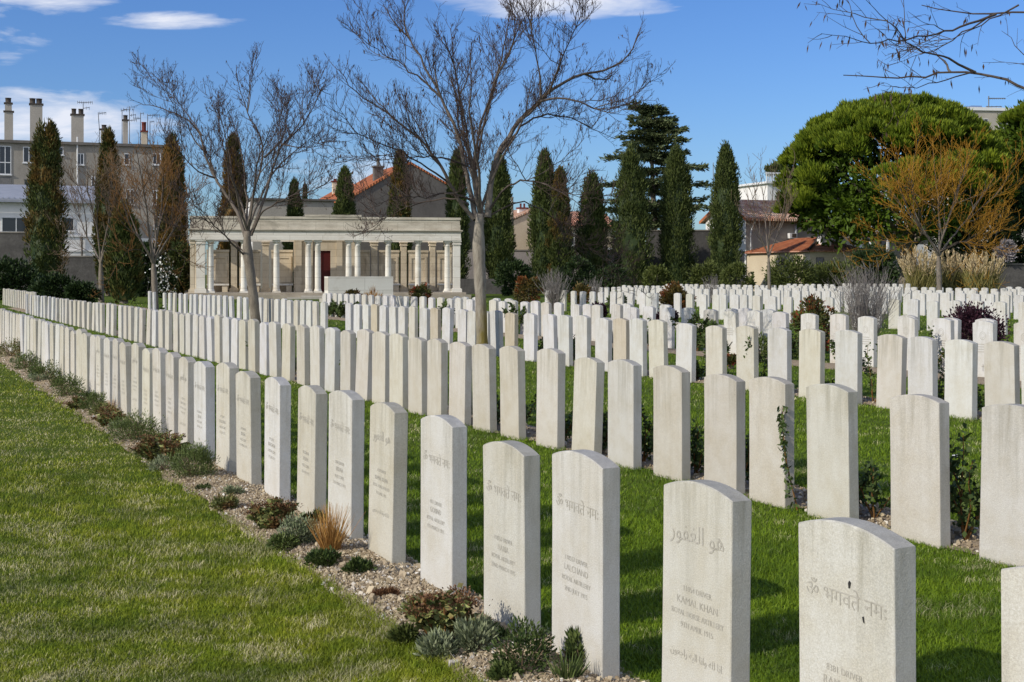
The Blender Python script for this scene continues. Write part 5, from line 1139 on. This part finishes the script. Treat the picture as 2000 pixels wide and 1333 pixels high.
# house with the orange roof and dark gable
f = Facade('gabled_house', 'house with a dark grey gable wall and an orange tiled roof, behind the colonnade', 'house', 692, 106, 20)
x1 = f.t(900); ze = f.z(692, 384); zp = f.z(801, 321); xm = f.t(801); zr = f.z(900, 378)
b = MB(); b.poly_prism([(0, -.2), (x1, -.2), (x1, zr), (xm, zp), (0, ze)], 0, 11); f.part(b, 'wall', 'render_dark')
b = MB(); th = .16; ov = .35
def slope(b, xa, za, xb, zb, y0, y1, th=.18):
    b.add([(xa, y0, za), (xb, y0, zb), (xb, y1, zb), (xa, y1, za), (xa, y0, za + th), (xb, y0, zb + th), (xb, y1, zb + th), (xa, y1, za + th)], [(0, 1, 2, 3), (4, 7, 6, 5), (0, 4, 5, 1), (1, 5, 6, 2), (2, 6, 7, 3), (3, 7, 4, 0)])
sl1 = (zp - ze) / xm; slope(b, -.5, ze - .5 * sl1 + .02, xm, zp + .02, -.12, 11.2); o = f.part(b, 'roof', 'tile_orange')
b = MB(); slope(b, xm, zp + .02, x1 + .3, zr - .3 * (zp - zr) / (x1 - xm) + .02, -.12, 11.2); f.part(b, 'roof', 'tile_orange')
f.chimney(731, 327, 749, 362, 1.6, 'render_dark', [(740, 7, 16)], 'render_dark')
b = MB(); b.box(x1 + .003, f.t(968), .5, 9, -.2, f.z(920, 424)); f.part(b, 'side_wing', 'render_dark')
f = Facade('grey_wall_building', 'long flat grey building with a white end, behind the colonnade roofline', 'building', 494, 103, 20)
x1 = f.t(652); zt = f.z(494, 391); b = MB(); b.box(.003, x1, 0, 5, -.2, zt); f.part(b, 'wall', 'render_mid'); b = MB(); b.box(-.2, x1 + .1, -.2, 5.1, zt + .003, zt + .16); f.part(b, 'coping', 'render_dark'); b = MB(); b.box(-.05, 0, .05, 4.9, -.2, zt - .1); f.part(b, 'end_wall', 'render_white')
f = Facade('small_house', 'small house with a red roof corner and a pale chimney, left of the orange roof', 'house', 640, 122, 20)
x1 = f.t(690); b = MB(); b.box(0, x1, 0, 5, -.2, f.z(640, 394)); f.part(b, 'wall', 'render_mid'); b = MB(); slope(b, -.3, f.z(640, 394), x1, f.z(690, 362), -.2, 5.2); f.part(b, 'roof', 'tile_orange'); f.chimney(650.5, 356, 660.5, 386, 1, 'render_cream', [(655.5, 7, 4)], 'pot_red')
# right hand side behind the cypresses
wall('shaded grey boundary wall between the cypresses, right of the mossy trunk', 905, 1262, 104, 491, 'purple_wall', 0); wall('taller dark shaded wall behind the two broad cypresses', 1262.5, 1400, 105, 452, 'shaded_old_wall', 0); wall('low dark wall strip right of the colonnade', 900, 986, 96, 545, 'shaded_old_wall', 0, cope=False); wall('shaded wall stub left of the cream annex', 1400.5, 1454, 104, 494, 'purple_wall', 0)
f = Facade('cream_house', 'plain cream rendered house between the mossy trunk and the close pair of cypresses', 'house', 1000, 124, 20)
x1 = f.t(1112); b = MB(); b.poly_prism([(0, -.2), (x1, -.2), (x1, f.z(1112, 408)), (x1 * .45, f.z(1045, 408)), (0, f.z(1000, 432))], 0, 7); f.part(b, 'wall', 'render_cream'); b = MB(); slope(b, -.4, f.z(1000, 433), x1 * .45, f.z(1045, 408) + .02, -.15, 7.1, .14); f.part(b, 'roof', 'tile_pale'); f.chimney(1014, 408, 1030, 420, 2, 'render_white', [(1019, 4, 8), (1026, 4, 8)], 'pot_red')
f = Facade('red_roof_house', 'pinkish house with a red tiled roof seen in the gap between cypresses', 'house', 1104, 118, 20)
x1 = f.t(1200); zt = f.z(1104, 441); b = MB(); b.box(0, x1, 0, 6, -.2, zt); f.part(b, 'wall', 'render_cream'); b = MB(); b.add([(-.3, -.4, zt), (x1 + .3, -.4, zt), (x1 + .3, 3.2, zt + 1.45), (-.3, 3.2, zt + 1.45), (x1 + .3, 6.4, zt), (-.3, 6.4, zt)], [(0, 1, 2, 3), (3, 2, 4, 5), (0, 3, 5), (1, 4, 2), (0, 5, 4, 1)]); f.part(b, 'roof', 'tile_pink'); f.window(1112, 455, 1122, 480, 0)
f = Facade('garden_shed', 'low shed with a white corrugated roof edge between cypresses', 'shed', 1172, 108, 20)
x1 = f.t(1202); zt = f.z(1172, 489); b = MB(); b.box(0, x1, 0, 2.5, -.2, zt); f.part(b, 'wall', 'render_mid'); b = MB(); slope(b, -.15, zt + .003, x1 + .15, zt + .006, -.2, 2.7, .2); f.part(b, 'roof', 'frame_white')
f = Facade('tiled_house', 'grey house with a weathered tile roof and white sunlit gable, left of the round pine', 'house', 1457, 114, 20)
x1 = f.t(1600); ze = f.z(1457, 426); D = 7.2; zp = f.z(1440, 394.5, D * .5)
b = MB(); b.add([(0, 0, -.2), (x1, 0, -.2), (x1, 0, ze), (0, 0, ze)], [(0, 1, 2, 3)]); f.part(b, 'wall', 'render_mid'); b = MB(); b.add([(x1, D, -.2), (0, D, -.2), (0, D, ze), (x1, D, ze)], [(0, 1, 2, 3)]); f.part(b, 'rear_wall', 'render_mid')
b = MB(); b.add([(-.004, 0, -.2), (-.004, D, -.2), (-.004, D, ze), (-.004, D / 2, zp), (-.004, 0, ze)], [(0, 4, 3, 2, 1)]); f.part(b, 'gable_wall', 'render_white'); b = MB(); b.add([(x1, 0, -.2), (x1, D, -.2), (x1, D, ze), (x1, D / 2, zp), (x1, 0, ze)], [(0, 1, 2, 3, 4)]); f.part(b, 'gable_wall', 'render_white')  # gable whitened for the sun, long walls greyed for shade, by colour
b = MB(); k = (zp - ze) / (D / 2)
for s in (0, 1):
    ya, yb_ = (-.55, D / 2) if s == 0 else (D + .55, D / 2); za = ze - .55 * k
    b.add([(-.35, ya, za), (x1 + .3, ya, za), (x1 + .3, yb_, zp), (-.35, yb_, zp), (-.35, ya, za + .2), (x1 + .3, ya, za + .2), (x1 + .3, yb_, zp + .2), (-.35, yb_, zp + .2)], [(0, 1, 2, 3), (4, 7, 6, 5), (0, 4, 5, 1), (1, 5, 6, 2), (3, 7, 4, 0)])
f.part(b, 'roof', 'tile_pale')
b = MB(); b.add([(-.37, -.6, ze - .58 * k - .05), (-.37, D / 2, zp - .02), (-.37, D / 2, zp + .24), (-.37, -.6, ze - .58 * k + .22)], [(0, 1, 2, 3)]); b.add([(-.37, D + .6, ze - .58 * k - .05), (-.37, D / 2, zp - .02), (-.37, D / 2, zp + .24), (-.37, D + .6, ze - .58 * k + .22)], [(0, 1, 2, 3)]); f.part(b, 'verge', 'tile_orange')
b = MB(); xx = f.t(1470); b.tube([(xx, -.45, ze - .3), (xx - .1, -.12, ze - .8), (xx - .25, -.12, ze - 1.3), (xx - .25, -.12, 2.0)], .055, 6); f.part(b, 'drainpipe', 'frame_white')
b = MB(); xx = f.t(1553); b.tube([(xx, -.15, 2.5), (xx, -.15, 4), (xx, -.15, ze - .6)], .12, 8); f.part(b, 'flue', 'zinc'); b = MB(); b.box(f.t(1537), f.t(1551), -.5, -.1, f.z(1537, 466), f.z(1537, 456)); o = f.part(b, 'air_conditioner', 'frame_white'); b = MB(); b.box(f.t(1541), f.t(1549), -.52, -.503, f.z(1537, 464.5), f.z(1537, 457)); f.part(b, 'grille', 'pot', False, o)
# cream annex with hipped roof; its convex corner faces the viewer
f = Facade('tiled_annex', 'cream annex with a low hipped roof of orange and pink tiles, under the grey house', 'house', 1582, 103, 20)
x1 = f.t(1692); D = 9.6; ze = f.z(1582, 490)
b = MB(); b.box(0, x1, 0, D, -.2, ze - .002); f.part(b, 'wall', 'render_cream')
zp = ze + 1.15; e = .35; r1, r2 = (2.9, 3.2), (2.9, D - 2.8)
V = [(-e, -e, ze), (x1 + e, -e, ze), (x1 + e, D + e, ze), (-e, D + e, ze), (r1[0], r1[1], zp), (r2[0], r2[1], zp)]
b = MB(); b.add(V, [(0, 4, 5, 3), (1, 2, 5, 4), (2, 3, 5)]); f.part(b, 'roof', 'tile_orange'); b = MB(); b.add(V, [(0, 1, 4)]); b.add([(v[0], v[1], v[2] - .09) for v in V[:4]], [(0, 3, 2, 1)]); b.add([V[0], V[1], (x1 + e, -e, ze - .09), (-e, -e, ze - .09)], [(0, 3, 2, 1)]); b.add([V[0], V[3], (-e, D + e, ze - .09), (-e, -e, ze - .09)], [(0, 1, 2, 3)]); f.part(b, 'roof', 'tile_pink')
b = MB(); b.tube([(-e, -e, ze + .06), (1.3, 1.4, ze + .62), (r1[0], r1[1], zp + .06)], .12, 6); f.part(b, 'hip_ridge', 'pot')
f.window(1594, 503, 1609, 530, 0, 'shutter'); b = MB(); b.box(-.06, -.003, 3.4, 4.5, f.z(1582, 524), f.z(1582, 504)); o = f.part(b, 'side_window', 'shutter'); b = MB(); b.box(-.07, -.061, 3.55, 3.9, f.z(1582, 522), f.z(1582, 506)); b.box(-.07, -.061, 4.0, 4.35, f.z(1582, 522), f.z(1582, 506)); f.part(b, 'pane', 'glass', False, o)
b = MB(); xx = f.t(1616, 1.0); b.box(xx - .5, xx + .35, 1.0, 1.7, ze + .2, f.z(1616, 461, 1.0)); o = f.part(b, 'chimney', 'render_white'); b = MB(); b.box(xx - .15, xx + .2, 1.1, 1.5, f.z(1616, 461, 1.0) + .003, f.z(1616, 442, 1.0)); f.part(b, 'chimney_shaft', 'render_cream', False, o)
f = Facade('grey_house', 'plain grey rendered house glimpsed below the round pine', 'house', 1590, 119, 20)
x1 = f.t(1679); b = MB(); b.box(0, x1, 0, 6, -.2, f.z(1590, 425)); f.part(b, 'wall', 'render_mid'); f.window(1627, 441, 1638, 448, 0, 'shutter', sill=False)
f = Facade('white_villa', 'white villa with a flat fascia and posts, glimpsed under the round pine', 'house', 1681, 126, 20)
x1 = f.t(1850); b = MB(); b.box(0, x1, 2.0, 8, -.2, f.z(1681, 440)); f.part(b, 'wall', 'render_mid'); b = MB(); b.box(-.2, x1, -.2, 8.1, f.z(1681, 456), f.z(1681, 440) + .1); f.part(b, 'fascia', 'frame_white')
for pc in (1683, 1702, 1735, 1764): b = MB(); xx = f.t(pc); b.box(xx - .1, xx + .1, 0, .2, -.2, f.z(1681, 456) - .003); f.part(b, 'post', 'frame_white')
b = MB(); b.box(f.t(1685), f.t(1760), 1.9, 1.996, .2, f.z(1685, 460)); f.part(b, 'opening', 'glass'); b = MB(); b.box(f.t(1784), x1, -.35, -.21, .0, f.z(1790, 478)); f.part(b, 'terrace_wall', 'render_white')
f = Facade('white_tower', 'white roof tower with a balustrade and potted plants, above the tiled house', 'building', 1499, 160, 20)
x1 = f.t(1600); b = MB(); b.box(0, x1, 0, 8, -.2, f.z(1499, 358)); f.part(b, 'wall', 'render_white'); b = MB(); b.box(-.4, x1, -.4, 8.2, f.z(1499, 359), f.z(1499, 355)); f.part(b, 'slab', 'frame_white')
b = MB(); z1, z0 = f.z(1499, 337), f.z(1499, 355); b.box(-.35, x1, -.3, -.15, z1 - .2, z1)
for i in range(int(x1 / .3)): b.box(-.3 + i * .3, -.18 + i * .3, -.28, -.17, z0, z1 - .2)
f.part(b, 'balustrade', 'frame_white'); b = MB(); rg = np.random.default_rng(3); blob_leaves(b, 1.7, 1.2, .9, .5, 40, 40, .4, .16, rg); o = b.build('roof_plants', M['olive_leaf'], f.root, loc=(f.t(1528), 1.2, z1 - .2))
f = Facade('distant_block', 'distant flat roofed apartment block above the pine at the upper right', 'building', 1880, 210, 8)
x1 = f.t(2050); zt = f.z(1890, 216); b = MB(); b.box(0, x1, 0, 12, -.2, zt); f.part(b, 'wall', 'render_mid'); b = MB(); b.box(-.3, x1, -.3, 12.2, zt + .003, zt + .5); f.part(b, 'roof_slab', 'frame_white'); f.window(1950, 232, 1975, 250, 2); f.window(1905, 232, 1930, 250, 2)
b = MB(); k = NT('blue_plant_room'); M['blue'] = k.out((.16, .24, .42), .6); b.box(f.t(1903), f.t(1924), 1, 5, zt + .503, f.z(1903, 205)); f.part(b, 'plant_room', 'blue'); b = MB(); b.box(f.t(1889), f.t(1903) - .02, 1, 5, zt + .503, f.z(1903, 208)); f.part(b, 'stair_head', 'pot'); f.antenna(1931, 188, 214, .5, [(193, 0, 34, 9), (209, 4, 26, 4)], .09)
wall('rough grey stone wall at the right edge beyond the pampas grass', 1946, 2120, 97, 518, 'shaded_old_wall', 0)
# mast and pole
p = at(1393, 318, 170); root = thing('radio_mast', 'thin lattice radio mast on the horizon left of the isolated cypress', 'mast', (p.x, 170, 0)); b = MB()
for s in (-.25, .25): b.tube([(s, 0, 0), (s, 0, p.z / 2), (s * .6, 0, p.z - 3)], .05, 4)
for i in range(26): z = i * (p.z - 3) / 26; b.tube([(-.25, 0, z), (0, 0, z + .25), (.25, 0, z + .5)], .03, 3)
b.build('lattice', M['metal'], root); b = MB(); b.tube([(0, 0, p.z - 3.4), (0, 0, p.z - 1.5), (0, 0, p.z)], .05, 4); b.build('aerial', M['metal'], root); b = MB()
for z in (p.z - 6.2, p.z - 7.6): b.box(-.45, .45, -.3, .3, z, z + 1.1)
b.build('dish_box', M['shutter'], root)
p = at(1000, 385, 101); root = thing('utility_pole', 'grey concrete pole just right of the cypress behind the mossy trunk', 'pole', (p.x, 101, 0)); b = MB(); b.tube([(0, 0, -.1), (0, 0, 3), (0, 0, p.z)], [.16, .14, .11], 8); b.build('shaft', M['render_mid'], root); b = MB(); b.box(-.3, .3, -.06, .06, p.z - .5, p.z - .4); b.build('crossarm', M['metal'], root)
# kerbs of the shrub bed between the fourth and fifth rows
for i, (p0, p1, d, lab) in enumerate(((1175, 1300, 19.2, 'low pale stone kerb of the shrub bed, left piece'), (1300, 1520, 19.0, 'low pale stone kerb of the shrub bed, middle piece'), (1725, 1830, 18.6, 'low pale stone kerb between the silvery bush and the purple bush'), (1925, 2010, 18.2, 'low pale stone kerb right of the purple bush'))):
    a, c = on_row(p1, d), on_row(p0, d); L = (c - a).length; o_ = MB(); o_.box(0, L, 0, .3, -.1, .16); o_.box(.02, L - .02, .03, .27, .163, .2)
    tag(o_.build('stone_kerb', M['kerb'], None, False, a, math.atan2(c.y - a.y, c.x - a.x)), lab, 'kerb', 'kerbs of the shrub bed')
# small white stone lying in the gravel and a scrap on the lawn
for (px, py, s, lab) in ((937, 1279, .022, 'single white rounded stone lying on the gravel by the silver plants'), (1868, 898, .03, 'flat white scrap on the lawn right of the chipped headstone')):
    g = ground(px, py); bm = bmesh.new(); bmesh.ops.create_icosphere(bm, subdivisions=2, radius=s); rg = np.random.default_rng(int(px))
    for v in bm.verts: v.co = Vector((v.co.x * 1.2, v.co.y, v.co.z * (.8 if s < .03 else .25))) * rg.uniform(.88, 1.1)
    me = bpy.data.meshes.new('loose_stone'); bm.to_mesh(me); bm.free(); me.materials.append(M['frame_white']); tag(link('loose_stone', me, None, g + Vector((0, 0, s * .7 + .01))), lab, 'stone')
